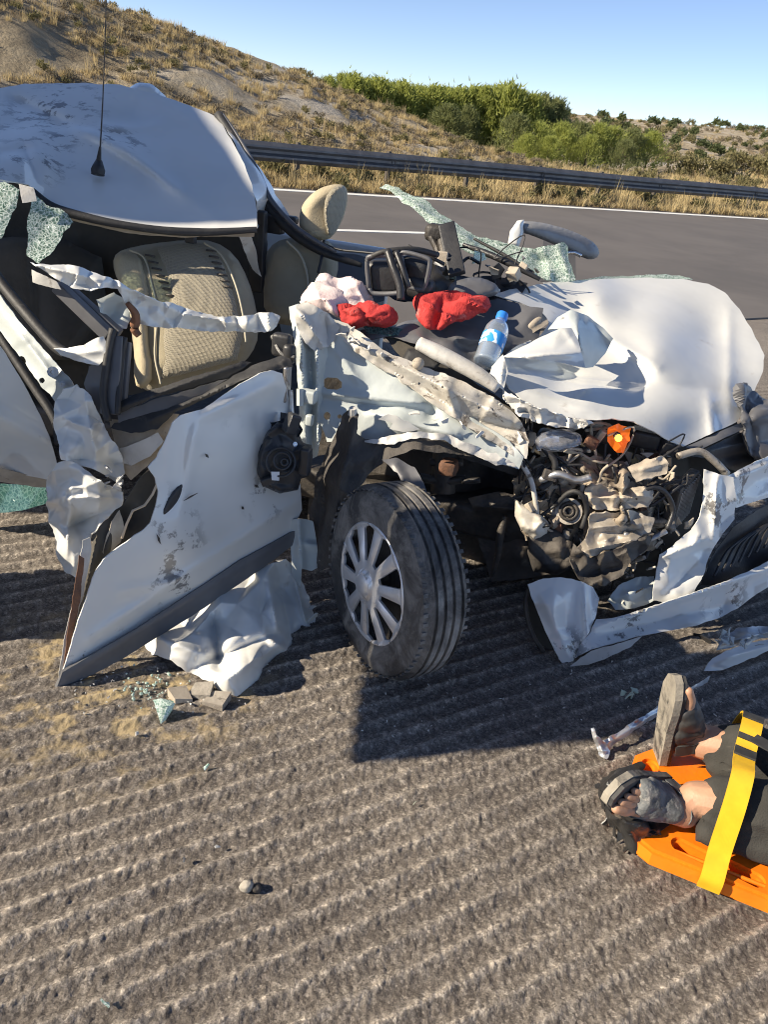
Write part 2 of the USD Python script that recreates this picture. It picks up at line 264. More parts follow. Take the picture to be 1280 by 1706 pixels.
# dry hill soil: straw, brown, pale rock
custom('dry_hill', {
    'g': ('geometry', {}), 'n': ('noise_texture', {'scale': .9, 'detail': 8., 'roughness': .68}), 'r': ('rgb_ramp', {'ramp': [(.28, (.19, .155, .11)), (.42, (.29, .24, .165)), (.55, (.40, .335, .235)), (.72, (.49, .43, .32))]}),
    'n2': ('noise_texture', {'scale': .28, 'detail': 6., 'roughness': .6}), 'r2': ('rgb_ramp', {'ramp': [(.53, (0, 0, 0)), (.65, (.85, .85, .85))]}), 'mx': ('mix_color', {'b': (.45, .42, .375)}),
    'nb': ('noise_texture', {'scale': 5., 'detail': 7., 'roughness': .7}), 'b': ('bump', {'strength': 1., 'distance': .25}), 'p': ('principled_bsdf', {'roughness': .95, 'specular_ior_level': .2})},
    [('g.position', 'n.vector'), ('n.fac', 'r.fac'), ('g.position', 'n2.vector'), ('n2.fac', 'r2.fac'), ('r2.color', 'mx.fac'), ('r.color', 'mx.a'), ('mx.result', 'p.base_color'), ('g.position', 'nb.vector'), ('nb.fac', 'b.height'), ('b.normal', 'p.normal')], 'p.BSDF')
def leafmat(name, c1, c2, tr=.35):
    custom(name, {'o': ('geometry', {}), 'r': ('rgb_ramp', {'ramp': [(0, c1), (1, c2)]}), 'd': ('principled_bsdf', {'roughness': .75, 'specular_ior_level': .25}), 't': ('translucent_bsdf', {}), 'm': ('mix_closure', {'fac': tr})},
           [('o.random_per_island', 'r.fac'), ('r.color', 'd.base_color'), ('r.color', 't.color'), ('d.BSDF', 'm.closure1'), ('t.BSDF', 'm.closure2')], 'm.closure')
leafmat('straw', (.50, .40, .215), (.66, .56, .345)); leafmat('brown_grass', (.29, .225, .135), (.46, .375, .235)); leafmat('olive_leaf', (.19, .17, .08), (.33, .28, .14)); leafmat('grey_leaf', (.20, .17, .12), (.34, .30, .21))
leafmat('pine_leaf', (.34, .37, .10), (.50, .52, .19), .55); leafmat('pine_dark', (.20, .22, .09), (.33, .35, .14), .5); leafmat('far_leaf', (.10, .12, .05), (.17, .19, .08))
# broken safety glass: pale green, full of white cracks
def crackglass(name, scale, opac, col, col2, crack=(.80, .85, .81)):
    custom(name, {'g': ('geometry', {}), 'v': ('voronoi_texture', {'feature': 'distance_to_edge', 'scale': scale}), 'r': ('rgb_ramp', {'ramp': [(0, (1, 1, 1)), (.09, (.25, .25, .25)), (.3, (0, 0, 0))]}),
        'v2': ('voronoi_texture', {'scale': scale}), 'sp': ('separate_color', {}), 'c': ('rgb_ramp', {'ramp': [(0, col), (1, col2)]}),
        'mc': ('mix_color', {'b': crack}), 'mf': ('map_range', {'from_min': 0., 'from_max': 1., 'to_min': opac, 'to_max': .95}), 'b': ('bump', {'strength': .8, 'distance': .004}),
        'nw': ('noise_texture', {'scale': 22., 'detail': 3.}), 'ws': ('vector_math', {'math_type': 'scale', 'scale': .05}), 'wa': ('vector_math', {'math_type': 'add'}), 'd': ('principled_bsdf', {'roughness': .15}), 't': ('transparent_bsdf', {'color': (.80, .91, .85)}), 'm': ('mix_closure', {})},
        [('g.position', 'nw.vector'), ('nw.color', 'ws.vector1'), ('ws.vector', 'wa.vector1'), ('g.position', 'wa.vector2'), ('wa.vector', 'v.vector'), ('v.distance', 'r.fac'), ('wa.vector', 'v2.vector'), ('v2.color', 'sp.color'), ('sp.g', 'c.fac'), ('r.color', 'mc.fac'), ('c.color', 'mc.a'), ('mc.result', 'd.base_color'), ('r.color', 'mf.value'), ('sp.r', 'b.height'), ('b.normal', 'd.normal'), ('mf.result', 'm.fac'), ('t.BSDF', 'm.closure1'), ('d.BSDF', 'm.closure2')], 'm.closure')
crackglass('cracked_glass', 120., .26, (.12, .22, .17), (.46, .58, .50)); crackglass('glass_chunk', 160., .6, (.16, .30, .23), (.45, .60, .50)); crackglass('dark_glass', 90., .8, (.015, .05, .05), (.04, .11, .10), (.12, .22, .20))
custom('bottle_plastic', {'g': ('transparent_bsdf', {'color': (.90, .94, .97)}), 's': ('glossy_bsdf', {'roughness': .08, 'color': (.95, .97, 1)}), 'f': ('layer_weight', {'blend': .45}), 'm': ('mix_closure', {}), 'd': ('diffuse_bsdf', {'color': (.70, .78, .85)}), 'm2': ('mix_closure', {'fac': .16})},
       [('f.facing', 'm.fac'), ('g.BSDF', 'm.closure1'), ('s.BSDF', 'm.closure2'), ('m.closure', 'm2.closure1'), ('d.BSDF', 'm2.closure2')], 'm2.closure')
custom('bottle_label', {'t': ('texture_coordinate', {}), 'n': ('noise_texture', {'scale': 42., 'detail': 1.}), 'r': ('rgb_ramp', {'ramp': [(.50, (.04, .30, .72)), (.54, (.70, .78, .86))]}), 'p': ('principled_bsdf', {'roughness': .4})},
       [('t.object', 'n.vector'), ('n.fac', 'r.fac'), ('r.color', 'p.base_color')], 'p.BSDF')
custom('lamp_lens', {'p': ('principled_bsdf', {'base_color': (.5, .5, .52), 'roughness': .08, 'alpha': .16}), 'n': ('noise_texture', {'scale': 60.}), 'b': ('bump', {'strength': .7, 'distance': .006}), 'g': ('geometry', {})}, [('g.position', 'n.vector'), ('n.fac', 'b.height'), ('b.normal', 'p.normal')], 'p.BSDF')
custom('lamp_lit', {'e': ('emission', {'color': (1., .30, .03), 'strength': 5.})}, [], 'e.emission')
custom('amber_lens', {'p': ('principled_bsdf', {'base_color': (.45, .09, .01), 'roughness': .25, 'alpha': .8, 'emission_color': (1., .20, .015), 'emission_strength': .22})}, [], 'p.BSDF')
# woven seat cover: dark dots between pale threads
custom('seat_mesh', {'g': ('geometry', {}), 'v': ('voronoi_texture', {'scale': 300., 'randomness': .1}), 'r': ('rgb_ramp', {'ramp': [(.15, (.16, .14, .10)), (.5, (.35, .31, .225))]}), 'b': ('bump', {'strength': 1., 'distance': .004}), 'p': ('principled_bsdf', {'roughness': .9, 'sheen_weight': .2})},
       [('g.position', 'v.vector'), ('v.distance', 'r.fac'), ('r.color', 'p.base_color'), ('v.distance', 'b.height'), ('b.normal', 'p.normal')], 'p.BSDF')
custom('strap_yellow', {'g': ('geometry', {}), 'n': ('noise_texture', {'scale': 30., 'detail': 3.}), 'r': ('rgb_ramp', {'ramp': [(.3, (.66, .37, .008)), (.7, (.74, .45, .012))]}), 'w': ('wave_texture', {'scale': 250., 'bands_direction': 'diagonal'}), 'b': ('bump', {'strength': .5, 'distance': .001}), 'p': ('principled_bsdf', {'roughness': .65})},
       [('g.position', 'n.vector'), ('n.fac', 'r.fac'), ('r.color', 'p.base_color'), ('g.position', 'w.vector'), ('w.fac', 'b.height'), ('b.normal', 'p.normal')], 'p.BSDF')

def scraped(name, spots):
    """White paint with dark scrapes and bare patches about the given points."""
    n = {'g': ('geometry', {}), 'p': ('principled_bsdf', {'roughness': .3, 'coat_weight': .3}), 'n': ('noise_texture', {'scale': 4., 'detail': 4.}), 'r': ('rgb_ramp', {'ramp': [(.35, (.64, .635, .605)), (.65, (.58, .58, .55))]}),
         'ns': ('noise_texture', {'scale': 16., 'detail': 7., 'roughness': .7, 'distortion': .2}), 'rs': ('rgb_ramp', {'ramp': [(.54, (0, 0, 0)), (.585, (1, 1, 1))]})}
    L = [('g.position', 'n.vector'), ('n.fac', 'r.fac'), ('g.position', 'ns.vector'), ('ns.fac', 'rs.fac')]; last = 'r.color'
    for i, (c, rad, sc_) in enumerate(spots):
        n[f'o{i}'] = ('mapping', {'location': tuple(-np.asarray(c) * sc_), 'scale': tuple(sc_), 'mapping_type': 'point'}); n[f'l{i}'] = ('vector_math', {'math_type': 'length'})
        n[f'd{i}'] = ('rgb_ramp', {'ramp': [(rad * .4, (1, 1, 1)), (rad, (0, 0, 0))]}); n[f'm{i}'] = ('math', {'math_type': 'multiply'}); n[f'x{i}'] = ('mix_color', {'b': (.15, .145, .14)})
        L += [('g.position', f'o{i}.vector'), (f'o{i}.vector', f'l{i}.vector1'), (f'l{i}.value', f'd{i}.fac'), (f'd{i}.color', f'm{i}.value1'), ('rs.color', f'm{i}.value2'), (f'm{i}.value', f'x{i}.fac'), (last, f'x{i}.a')]; last = f'x{i}.result'
    L.append((last, 'p.base_color')); custom(name, n, L, 'p.BSDF')
scraped('roof_paint', [(at(78, 185, 2.72), .20, np.array([1., .5, 1.])), (at(40, 262, 2.3), .14, np.array([1., .6, 1.])), (at(98, 232, 2.5), .06, np.array([1., .6, 1.])), (at(190, 225, 2.55), .12, np.array([.8, .7, 2.]))])
scraped('door_paint', [(at(272, 900, 1.55), .10, np.array([1., 1., .6])), (at(300, 950, 1.56), .09, np.array([1., 1., .7])), (at(345, 690, 1.72), .10, np.array([1., 1., 1.6])), (at(430, 820, 1.76), .09, np.array([1., 1., 1.])), (at(170, 1090, 1.40), .10, np.array([1., 1., 1.6]))])
scraped('bumper_paint', [(at(1040, 1035, 1.77), .14, np.array([1., 1., 1.])), (at(1200, 1000, 1.95), .12, np.array([1., 1., 1.])), (at(945, 1085, 1.67), .08, np.array([1., 1., 1.])), (at(1190, 850, 1.95), .10, np.array([1., 1., 1.])), (at(1250, 800, 2.05), .14, np.array([1., 1., 1.]))])
# ------------------------------------------------------------------ ground and road
def grade(stops):
    out = []
    for (a, b, st) in stops: out += list(np.arange(a, b, st))
    return np.array(out + [stops[-1][1]])
def gridmesh(S, N, h):
    s, n = np.meshgrid(S, N, indexing='ij'); P = s[..., None] * RS + n[..., None] * RN; P = P.reshape(-1, 3); z = h(P, s.ravel(), n.ravel()); P[:, 2] = z
    i, j = np.meshgrid(np.arange(len(S) - 1), np.arange(len(N) - 1), indexing='ij'); k = len(N); a = (i * k + j).ravel()
    f = np.vstack([np.c_[a, a + k, a + k + 1], np.c_[a, a + k + 1, a + 1]])
    return trimesh.Trimesh(P, f, process=False)
GA = math.radians(57.5); GW = np.array([-math.cos(GA), math.sin(GA), 0])
def milled_h(P, s, n):
    near = np.clip((6.5 - np.hypot(P[:, 0], P[:, 1])) / 3., 0, 1); Q = P * [1, 1, 0]
    w = P @ GW + .008 * nz(Q * 3 + .5, 3, 2) + .005 * nz(Q * 60, 4, 2)
    ph = (w / .052) % 1; ridge = np.exp(-((ph - .5) / .14) ** 2) - .5 * np.exp(-(np.minimum(ph, 1 - ph) / .2) ** 2)
    worn = np.clip(.9 + 1.2 * nz(Q * 2.2 + 7, 5, 2) + .4 * nz(Q * 20 + 3, 9, 2), .45, 1.3)
    lump = nz(Q * 140, 6, 2) * .0058 + nz(Q * 13, 10, 2) * .002
    global PALE; PALE = np.clip(.18 + .75 * np.clip(ridge, -.3, 1) * worn * .8 + nz(Q * 110, 15, 2) * 1.3, 0, 1) * near + .4 * (1 - near)  # light on ridges and shade in grooves painted in as tone
    return near * (ridge * .0058 * worn + lump) - .002
mr = gridmesh(grade([(-60, -6, 6), (-6, -1.6, .12), (-1.6, -.55, .02), (-.55, 1.6, .0046), (1.6, 3.2, .012), (3.2, 8, .1), (8, 80, 6)]), grade([(-12, -.4, .8), (-.4, .0, .02), (.0, 1.6, .0046), (1.6, 2.6, .012), (2.6, 3.95, .05)]), milled_h)
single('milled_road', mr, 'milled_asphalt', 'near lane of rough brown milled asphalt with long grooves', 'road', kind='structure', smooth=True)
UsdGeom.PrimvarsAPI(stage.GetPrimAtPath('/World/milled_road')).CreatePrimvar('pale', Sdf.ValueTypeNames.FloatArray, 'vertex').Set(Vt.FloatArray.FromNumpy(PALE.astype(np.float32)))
single('smooth_road', trimesh.creation.box(bounds=[(-100, 3.96, -.1), (110, 12.36, .012)]).apply_transform(np.vstack([np.c_[RS, RN, [0, 0, 1.], [0, 0, 0]], [0, 0, 0, 1]])), 'asphalt', 'smooth dark grey far lanes of the road', 'road', kind='structure', smooth=False)
def strip(s0, s1, n0, n1, z, t=.004):
    return trimesh.creation.box(bounds=[(s0, n0, z - t * .5), (s1, n1, z + t * .5)]).apply_transform(np.vstack([np.c_[RS, RN, [0, 0, 1.], [0, 0, 0]], [0, 0, 0, 1]]))
ex = strip(-100, 110, 11.83, 12.06, .0145)
single('edge_line', ex, 'line_paint', 'solid white edge line along the grass verge', 'road marking', kind='structure', smooth=False)
dl = [strip(a, a + 3.6, 8.0, 8.13, .0145) for a in (2.3 - 24, 2.3 - 12, 2.3, 2.3 + 12, 2.3 + 24)]
for k, m_ in enumerate(dl):
    if k in (2,): single('lane_line', m_, 'line_paint', 'white painted dash of the lane line, behind the cream headrest', 'road marking', kind='structure', smooth=False)
    else: single('lane_line', m_, 'line_paint', 'white painted dash of the lane line farther along', 'road marking', kind='structure', smooth=False)
HS = [-200, -30, -10, 1.5, 3.85, 6.46, 9.93, 11.44, 13.08, 15.1, 17.93, 20, 23, 400]; HZ = [9, 7.6, 5.8, 4.13, 3.68, 3.11, 2.46, 2.2, 1.97, 1.56, .73, .3, 0, 0]
def sm(x, a, b): t = np.clip((x - a) / (b - a), 0, 1); return t * t * (3 - 2 * t)
def land(s, n):
    s, n = np.asarray(s, float), np.asarray(n, float)
    h = (np.interp(s, HS, HZ) - .12 * (s < 21)) * (sm(n, 14.2, 25.5) * .97 + .03 * sm(n, 24, 40)).clip(0)
    far = 7.2 * sm(n, 44, 112) * np.clip(s / 165, .35, 1.05)
    mound = 1.15 * np.exp(-(((s - 44) / 9) ** 2 + ((n - 30) / 4.5) ** 2)) + .8 * np.exp(-(((s - 62) / 14) ** 2 + ((n - 36) / 6) ** 2))
    q = np.stack([s, n, np.zeros_like(s)], -1)
    bump = (nz(q * .45, 21, 3) * .55 + nz(q * 1.7, 22, 2) * .22) * sm(n, 14.5, 19) * (1 + sm(n, 50, 100))
    return np.where(n < 12.3, -.09, h + far + mound + bump * (.4 + .6 * np.clip(h + mound, 0, 1)))
tm = gridmesh(grade([(-320, -40, 20), (-40, -8, 2), (-8, 30, .3), (30, 90, 1.), (90, 400, 10)]), grade([(-320, -20, 30), (-20, 12.28, 8.07), (12.32, 30, .3), (30, 60, 1.), (60, 140, 4), (140, 400, 20)]), lambda P, s, n: land(s, n))
single('terrain', tm, 'dry_hill', 'dry brown hillside and fields beyond the guardrail', 'terrain', kind='structure', smooth=True)

# ------------------------------------------------------------------ dry grass and scrub
def tuft(seed, k, h, spread, lean=.5, w=.008):
    rs = np.random.RandomState(seed); V, Fc = [], []
    for i in range(k):
        a = rs.uniform(0, 6.28); r = spread * rs.uniform(0, 1) ** .7; b = np.array([r * math.cos(a), r * math.sin(a), -.03]); hh = h * rs.uniform(.45, 1.); l = lean * rs.uniform(0, 1) * hh
        aa = a + rs.uniform(-1, 1); d = np.array([math.cos(aa), math.sin(aa), 0]); p = np.array([-d[1], d[0], 0]) * w * rs.uniform(.6, 1.4); c = rs.uniform(0, 6.28); p = np.array([math.cos(c), math.sin(c), 0]) * w
        m = b + d * l * .35 + [0, 0, hh * .6]; t = b + d * l + [0, 0, hh]; o = len(V); V += [b - p, b + p, m + p * .8, m - p * .8, t]; Fc += [(o, o + 1, o + 2), (o, o + 2, o + 3), (o + 3, o + 2, o + 4)]
    return trimesh.Trimesh(V, Fc, process=False)
def bush(seed, k, R, H, size):
    rs = np.random.RandomState(seed); V, Fc = [], []
    lobes = [(rs.normal(0, R * .4), rs.normal(0, R * .4), rs.uniform(.3, .75) * H, rs.uniform(.35, .6) * R) for _ in range(9)]
    for i in range(k):
        lx, ly, lz, lr = lobes[rs.randint(9)]; d = rs.normal(size=3); d /= np.linalg.norm(d); c = np.array([lx, ly, lz]) + d * lr * rs.uniform(.5, 1.1) * [1, 1, H / R * .6]
        c[2] = max(c[2], .02); u = rs.normal(size=3); u /= np.linalg.norm(u); u[2] = abs(u[2]) + .3; v = np.cross(u, rs.normal(size=3)); v /= np.linalg.norm(v) + 1e-9; s = size * rs.uniform(.5, 1.3); o = len(V)
        V += [c - v * s * .35, c + v * s * .35, c + u * s]; Fc.append((o, o + 1, o + 2))
    return trimesh.Trimesh(V, Fc, process=False)
def scatter(name, label, cat, protos, S):
    pi = UsdGeom.PointInstancer.Define(stage, '/World/' + name); tag(pi.GetPrim(), label, cat, None, 'stuff'); tg = []
    for k, (m_, mt) in enumerate(protos):
        q = numbered(f'/World/{name}/tuft'); usdkit.mesh(stage, q, m_, M[mt], smooth=False); tg.append(q)
    pi.CreatePrototypesRel().SetTargets([Sdf.Path(t) for t in tg])
    P = np.array([x[0] for x in S]); idx = np.array([x[1] for x in S]); rz = np.array([x[2] for x in S]); sc = np.array([x[3] for x in S])
    pi.CreatePositionsAttr(Vt.Vec3fArray.FromNumpy(P.astype(np.float32))); pi.CreateProtoIndicesAttr(Vt.IntArray.FromNumpy(idx.astype(np.int32)))
    pi.CreateOrientationsAttr(Vt.QuathArray([Gf.Quath(float(math.cos(a / 2)), 0, 0, float(math.sin(a / 2))) for a in rz])); pi.CreateScalesAttr(Vt.Vec3fArray.FromNumpy(np.repeat(sc[:, None], 3, 1).astype(np.float32)))
rs = np.random.RandomState(5)
prot = [(tuft(1, 34, .34, .13), 'straw'), (tuft(2, 30, .26, .16, .8), 'straw'), (tuft(3, 30, .20, .17, .9), 'brown_grass'), (bush(4, 130, .22, .3, .07), 'olive_leaf'), (bush(5, 130, .2, .22, .06), 'grey_leaf'), (tuft(6, 10, .6, .07, .25, .006), 'straw')]
S = []
def put(s, n, p, k=1.): S.append((rd(s, n, float(land(s, n))), p, rs.uniform(0, 6.28), k * rs.uniform(.7, 1.35)))
for i in range(5200):
    s, n = rs.uniform(-3, 34), 12.35 + 4.2 * rs.uniform(0, 1) ** 1.3; put(s, n, rs.choice([0, 1, 2, 5, 3], p=[.42, .24, .22, .07, .05]), .75 if n < 12.8 else 1.)
for i in range(700): put(rs.uniform(34, 75), rs.uniform(12.4, 16), rs.choice([0, 1, 2]), 1.1)
for i in range(9500):
    s, n = rs.uniform(-14, 24), rs.uniform(16, 27); c = nz(np.array([[s * .55, n * .55, 0]]), 31, 3)[0]
    if c > -.13: put(s, n, rs.choice([0, 1, 2, 3, 4, 5], p=[.20, .24, .36, .04, .12, .04]), .62)
for i in range(3000):
    s = rs.uniform(18, 75); n = rs.uniform(15.5, 15.5 + s * .35); put(s, n, rs.choice([0, 1, 2, 3, 4], p=[.4, .28, .2, .07, .05]), 1.25)
for i in range(2600):
    s = rs.uniform(50, 260); n = rs.uniform(36, 112); c = nz(np.array([[s * .06, n * .06, 0]]), 37, 3)[0]; put(s, n, rs.choice([2, 3, 4, 1]), 3.2 if c > 0 else 2.2)
scatter('dry_grass', 'straw coloured dry grass and low scrub on the verge and hillside', 'grass', prot, S)

# ------------------------------------------------------------------ trees
def crown(seed, H, R, k=95, per=26):
    rs = np.random.RandomState(seed); V, Fc = [], []
    for i in range(k):
        t = rs.uniform(.04, 1.) ** .85; a = rs.uniform(0, 6.28); prof = (1 - t) ** .62 * (.75 + .5 * rs.rand()) + .05; e = np.array([math.cos(a) * R * prof, math.sin(a) * R * prof, H * (.06 + .88 * t) + R * prof * .35])
        b = np.array([0, 0, max(.1, e[2] - R * prof * .8)]); ax_ = e - b; L = np.linalg.norm(ax_) + 1e-6; ax_ /= L
        for j in range(per):
            u = rs.uniform(.35, 1.08); c = b + ax_ * L * u + rs.normal(0, .075, 3); d = ax_ + rs.normal(0, .5, 3) + [0, 0, .55]; d /= np.linalg.norm(d); v = np.cross(d, rs.normal(size=3)); v /= np.linalg.norm(v) + 1e-9
            s = rs.uniform(.06, .15); o = len(V); V += [c - v * .018, c + v * .018, c + d * s + v * .006]; Fc.append((o, o + 1, o + 2))
    return trimesh.Trimesh(V, Fc, process=False)
def trunk(H, r, seed):
    rs = np.random.RandomState(seed); pts = [(rs.normal(0, .02 * i), rs.normal(0, .02 * i), H * t) for i, t in enumerate((-.05, .3, .6, .92))]; out = [tube(pts, [r, r * .8, r * .5, r * .2], 7)]
    for i in range(10):
        t = rs.uniform(.12, .8); a = rs.uniform(0, 6.28); l = (1 - t) * H * .3 + .15; out.append(tube([(0, 0, H * t), (math.cos(a) * l * .6, math.sin(a) * l * .6, H * t + l * .2), (math.cos(a) * l, math.sin(a) * l, H * t + l * .55)], [r * .3, r * .08], 5, 3))
    return trimesh.util.concatenate(out)
TP = []
def treehere(px, ytop, n, wide, kind, label, group):
    p = onwall(px, ytop, n); s = float(p @ RS); z0 = float(land(s, n)); H = p[2] - z0; loc = (p[0], p[1], z0)
    name = 'pine_tree' if kind < 4 else 'scrub_tree'
    for (k_, H_, path) in TP:
        if k_ == kind: return copyof(path, name, label, 'tree', loc, rotz=random.uniform(0, 360), scale=H / H_ * wide, group=group, sz=1 / wide)
    t = thing(name, label, 'tree', loc, group); R_ = H * .27 * wide if kind < 4 else H * .55
    c = crown(40 + kind, H, R_, 130 if kind < 4 else 100, 42); c.vertices += np.array(loc); tr = trunk(H * .92, .05, kind); tr.vertices += np.array(loc)
    obj('trunk', tr, 'bark', t, True); obj('crown', c, ('pine_leaf', 'pine_leaf', 'pine_dark', 'pine_leaf', 'pine_leaf', 'pine_dark')[kind], t, False)
    TP.append((kind, H, t)); return t
ga = 'young pines in the row at the left behind the hill crest'
for i, (px, yt, n) in enumerate([(548, 130, 31), (572, 124, 32), (590, 127, 31), (612, 131, 32), (634, 135, 31), (655, 139, 32), (676, 142, 31), (700, 145, 32), (722, 148, 31), (742, 146, 32), (762, 152, 31), (625, 140, 35), (690, 150, 34)]):
    treehere(px, yt, n, 1.15, i % 2, 'light green young pine in the even row behind the hill crest', ga)
gb = 'tall pines in the middle clump'
for i, (px, yt, n) in enumerate([(790, 150, 31), (812, 141, 30.5), (832, 143, 32), (852, 146, 30), (872, 148, 31), (890, 158, 29.5)]):
    treehere(px, yt, n, 1.1, (0, 3, 1)[i % 3], ('first', 'second', 'third', 'fourth', 'fifth', 'sixth')[i] + ' from the left of the tall green pines in the dense middle clump', gb)
treehere(782, 178, 29.5, 1.5, 2, 'dark bushy pine at the left foot of the middle clump', None)
treehere(748, 176, 29, 1.5, 2, 'dark low pine nearest the bare grey slope', None)
treehere(908, 160, 30, 1., 2, 'dark pointed pine second from the right end of the tall clump', None)
treehere(932, 167, 30, 1., 2, 'dark narrow pine standing at the right end of the tall clump', None)
gc = 'low round scrub trees right of the pines'
for i, (px, yt, n) in enumerate([(862, 190, 27), (900, 205, 26.5), (940, 205, 27), (968, 203, 28), (1000, 206, 28), (1025, 212, 28), (1058, 214, 28), (1090, 220, 28), (985, 225, 26), (1045, 232, 26.5), (920, 228, 25.5), (880, 224, 25.5)]):
    treehere(px, yt, n, 1., 4 if i % 3 else 5, 'low round green scrub tree to the right of the pine clump', gc)
gd = 'olive bushes on the dry mound at the right'
BS = []
for i, (px, yt, n) in enumerate([(1160, 256, 27), (1240, 250, 28), (1215, 262, 26), (1275, 258, 27), (1120, 252, 30)]):
    p = onwall(px, yt, n); s = float(p @ RS); z0 = float(land(s, n)) - .05; H = max(.6, p[2] - z0)
    lb = ('second from the left of the', 'fourth from the left of the', 'third from the left, lowest of the', 'rightmost of the', 'leftmost of the')[i] + ' olive grey bushes on the dry mound'
    if not BS:
        t = thing('round_bush', lb, 'bush', (p[0], p[1], z0), gd); b = bush(77, 900, H * .75, H, .14); b.vertices += np.array([p[0], p[1], z0]); obj('foliage', b, 'olive_leaf', t, False)
        st = [tube([np.array([p[0], p[1], z0 - .05]), np.array([p[0] + dx, p[1] + dy, z0 + H * .6])], [.02, .008], 5) for dx, dy in ((.1, .1), (-.15, .05), (.05, -.15))]; obj('stem', st, 'bark', t); BS = [t, H]
    else: copyof(BS[0], 'round_bush', lb, 'bush', (p[0], p[1], z0), random.uniform(0, 360), H / BS[1], gd)
FT = [bush(90, 260, 1.1, 2.2, .5), bush(91, 260, 1.4, 1.8, .5)]
def farscrub():
    out = []; r2 = np.random.RandomState(9)
    for i in range(230):
        s = r2.uniform(60, 260); n = r2.uniform(80, 118) if i % 3 else r2.uniform(55, 85); m_ = FT[i % 2].copy(); m_.apply_scale(r2.uniform(.3, .8)); m_.vertices += rd(s, n, float(land(s, n))); out.append(m_)
    return out
single('far_scrub', farscrub(), 'far_leaf', 'tiny dark trees dotted along the far skyline', 'scrub', kind='stuff', smooth=False)

# ------------------------------------------------------------------ guardrail
gt = thing('guardrail', 'long dark grey steel guardrail on posts along the dry verge', 'guardrail', rd(8, 13))
prof = np.array([(.0, .335), (-.035, .36), (-.08, .395), (-.08, .425), (-.02, .465), (-.02, .505), (-.08, .545), (-.08, .575), (-.035, .61), (0, .635)])
nrm = np.c_[-np.gradient(prof[:, 1]), np.gradient(prof[:, 0])]; nrm /= np.linalg.norm(nrm, axis=1, keepdims=True); back = prof - nrm * .004; ring = np.vstack([prof, back[::-1]])
s0 = 8.31 - 1.822 * 8
for k in range(16):
    a, b = s0 + k * 3.644, s0 + (k + 1) * 3.644 + .12; off = .005 * (k % 2); V = []; nS = 5
    for t in np.linspace(0, 1, nS):
        for (dn, z) in ring: V.append(rd(a + (b - a) * t, 13.0 + dn - off, z + off * .4 + .006 * math.sin(k * 3.1 + t * 2)))
    L = len(ring); f = []
    for i in range(nS - 1):
        for j in range(L): q = (j + 1) % L; f += [(i * L + j, (i + 1) * L + j, (i + 1) * L + q), (i * L + j, (i + 1) * L + q, i * L + q)]
    m_ = trimesh.Trimesh(V, f, process=False); m_.fix_normals(); bm = obj('beam', m_, 'rail_steel', gt, 20)
    bl = [m3.Manifold.sphere(.017, 8).translate(tuple(rd(b - .06 + ds, 12.975, .485 + dz))) for ds in (-.035, .035) for dz in (-.012, .012)]
    obj('bolt', bl, 'rail_steel', bm, 30)
for k in range(32):
    s = s0 + k * 1.822
    c = trimesh.util.concatenate([strip(s - .03, s + .03, 13.03, 13.036, .30, .72), strip(s - .03, s - .024, 13.036, 13.11, .30, .72), strip(s + .024, s + .03, 13.036, 13.11, .30, .72)]); obj('post', c, 'post_steel', gt, False)
#--CAR--
# ------------------------------------------------------------------ the wrecked car
def plane(p, q, r):
    A = np.array([[x, y, 1.] for x, y, _ in (p, q, r)]); c = np.linalg.solve(A, [1 / d for *_, d in (p, q, r)])
    return lambda x, y, off=0.: 1 / (c @ [x, y, 1.]) + off
def on(pl, pts, off=0.): return [(x, y, pl(x, y, off)) for x, y in pts]
CA = np.array([.97, -.24, 0]); CA /= np.linalg.norm(CA); CL = np.array([-CA[1], CA[0], 0])
P0 = np.array([-.2, 2.05, 0])
car = thing('wrecked_car', 'crushed white car with its roof peeled back and front torn open', 'car', (0.1, 2.4, 0))
def part(name, mesh, mt, smooth=35, label=None, parent=None): return obj(name, mesh, mt, parent or car, smooth, label)
AX = np.array([CA, CL, [0, 0, 1.]])
# floor, rear body and far side, mostly hidden
part('floor_pan', rbox(P0 - .45 * CA + .75 * CL + [0, 0, .2], AX, (2.2, 1.4, .1), .02), 'dark_metal')
rb_ = [rbox(P0 - 1.9 * CA + .72 * CL + [0, 0, .5], AX, (1.2, 1.48, .62), .09, 16)]
part('rear_body', rb_, 'clean_paint')
rw = P0 - 1.75 * CA + [0, 0, .27]
def wheelmesh(c, n, R, W):
    n = n / np.linalg.norm(n); pr = [(R * .62, -W / 2), (R * .80, -W / 2 - .004), (R * .93, -W / 2 + .006), (R * .985, -W / 2 + .022)]
    for g in [W * q for q in (-.27, -.09, .09, .27)]: pr += [(R, g - .0045), (R - .007, g - .0035), (R - .007, g + .0035), (R, g + .0045)]
    pr += [(R * .985, W / 2 - .022), (R * .93, W / 2 - .006), (R * .80, W / 2 + .004), (R * .62, W / 2), (R * .60, 0), (R * .62, -W / 2)]
    m_ = trimesh.creation.revolve(np.array(pr), sections=96); T = trimesh.geometry.align_vectors([0, 0, 1], n); m_.apply_transform(T); m_.apply_translation(c); return m_
w2 = part('wheel', [wheelmesh(rw, -CL, .27, .16)], 'tyre_rubber', 30)
far_side = [beam(P0 + 1.42 * CL - 1.2 * CA + [0, 0, .45], P0 + 1.42 * CL - .25 * CA + [0, 0, .45], .05, .5, .015)]
part('far_door', far_side, 'clean_paint')
part('far_fender', sheet([(905, 470, 3.0), (1010, 470, 3.05), (1180, 480, 3.1), (1230, 560, 3.0), (1235, 650, 2.95), (1100, 640, 2.9), (950, 560, 2.95)], amp=.01), 'clean_paint')

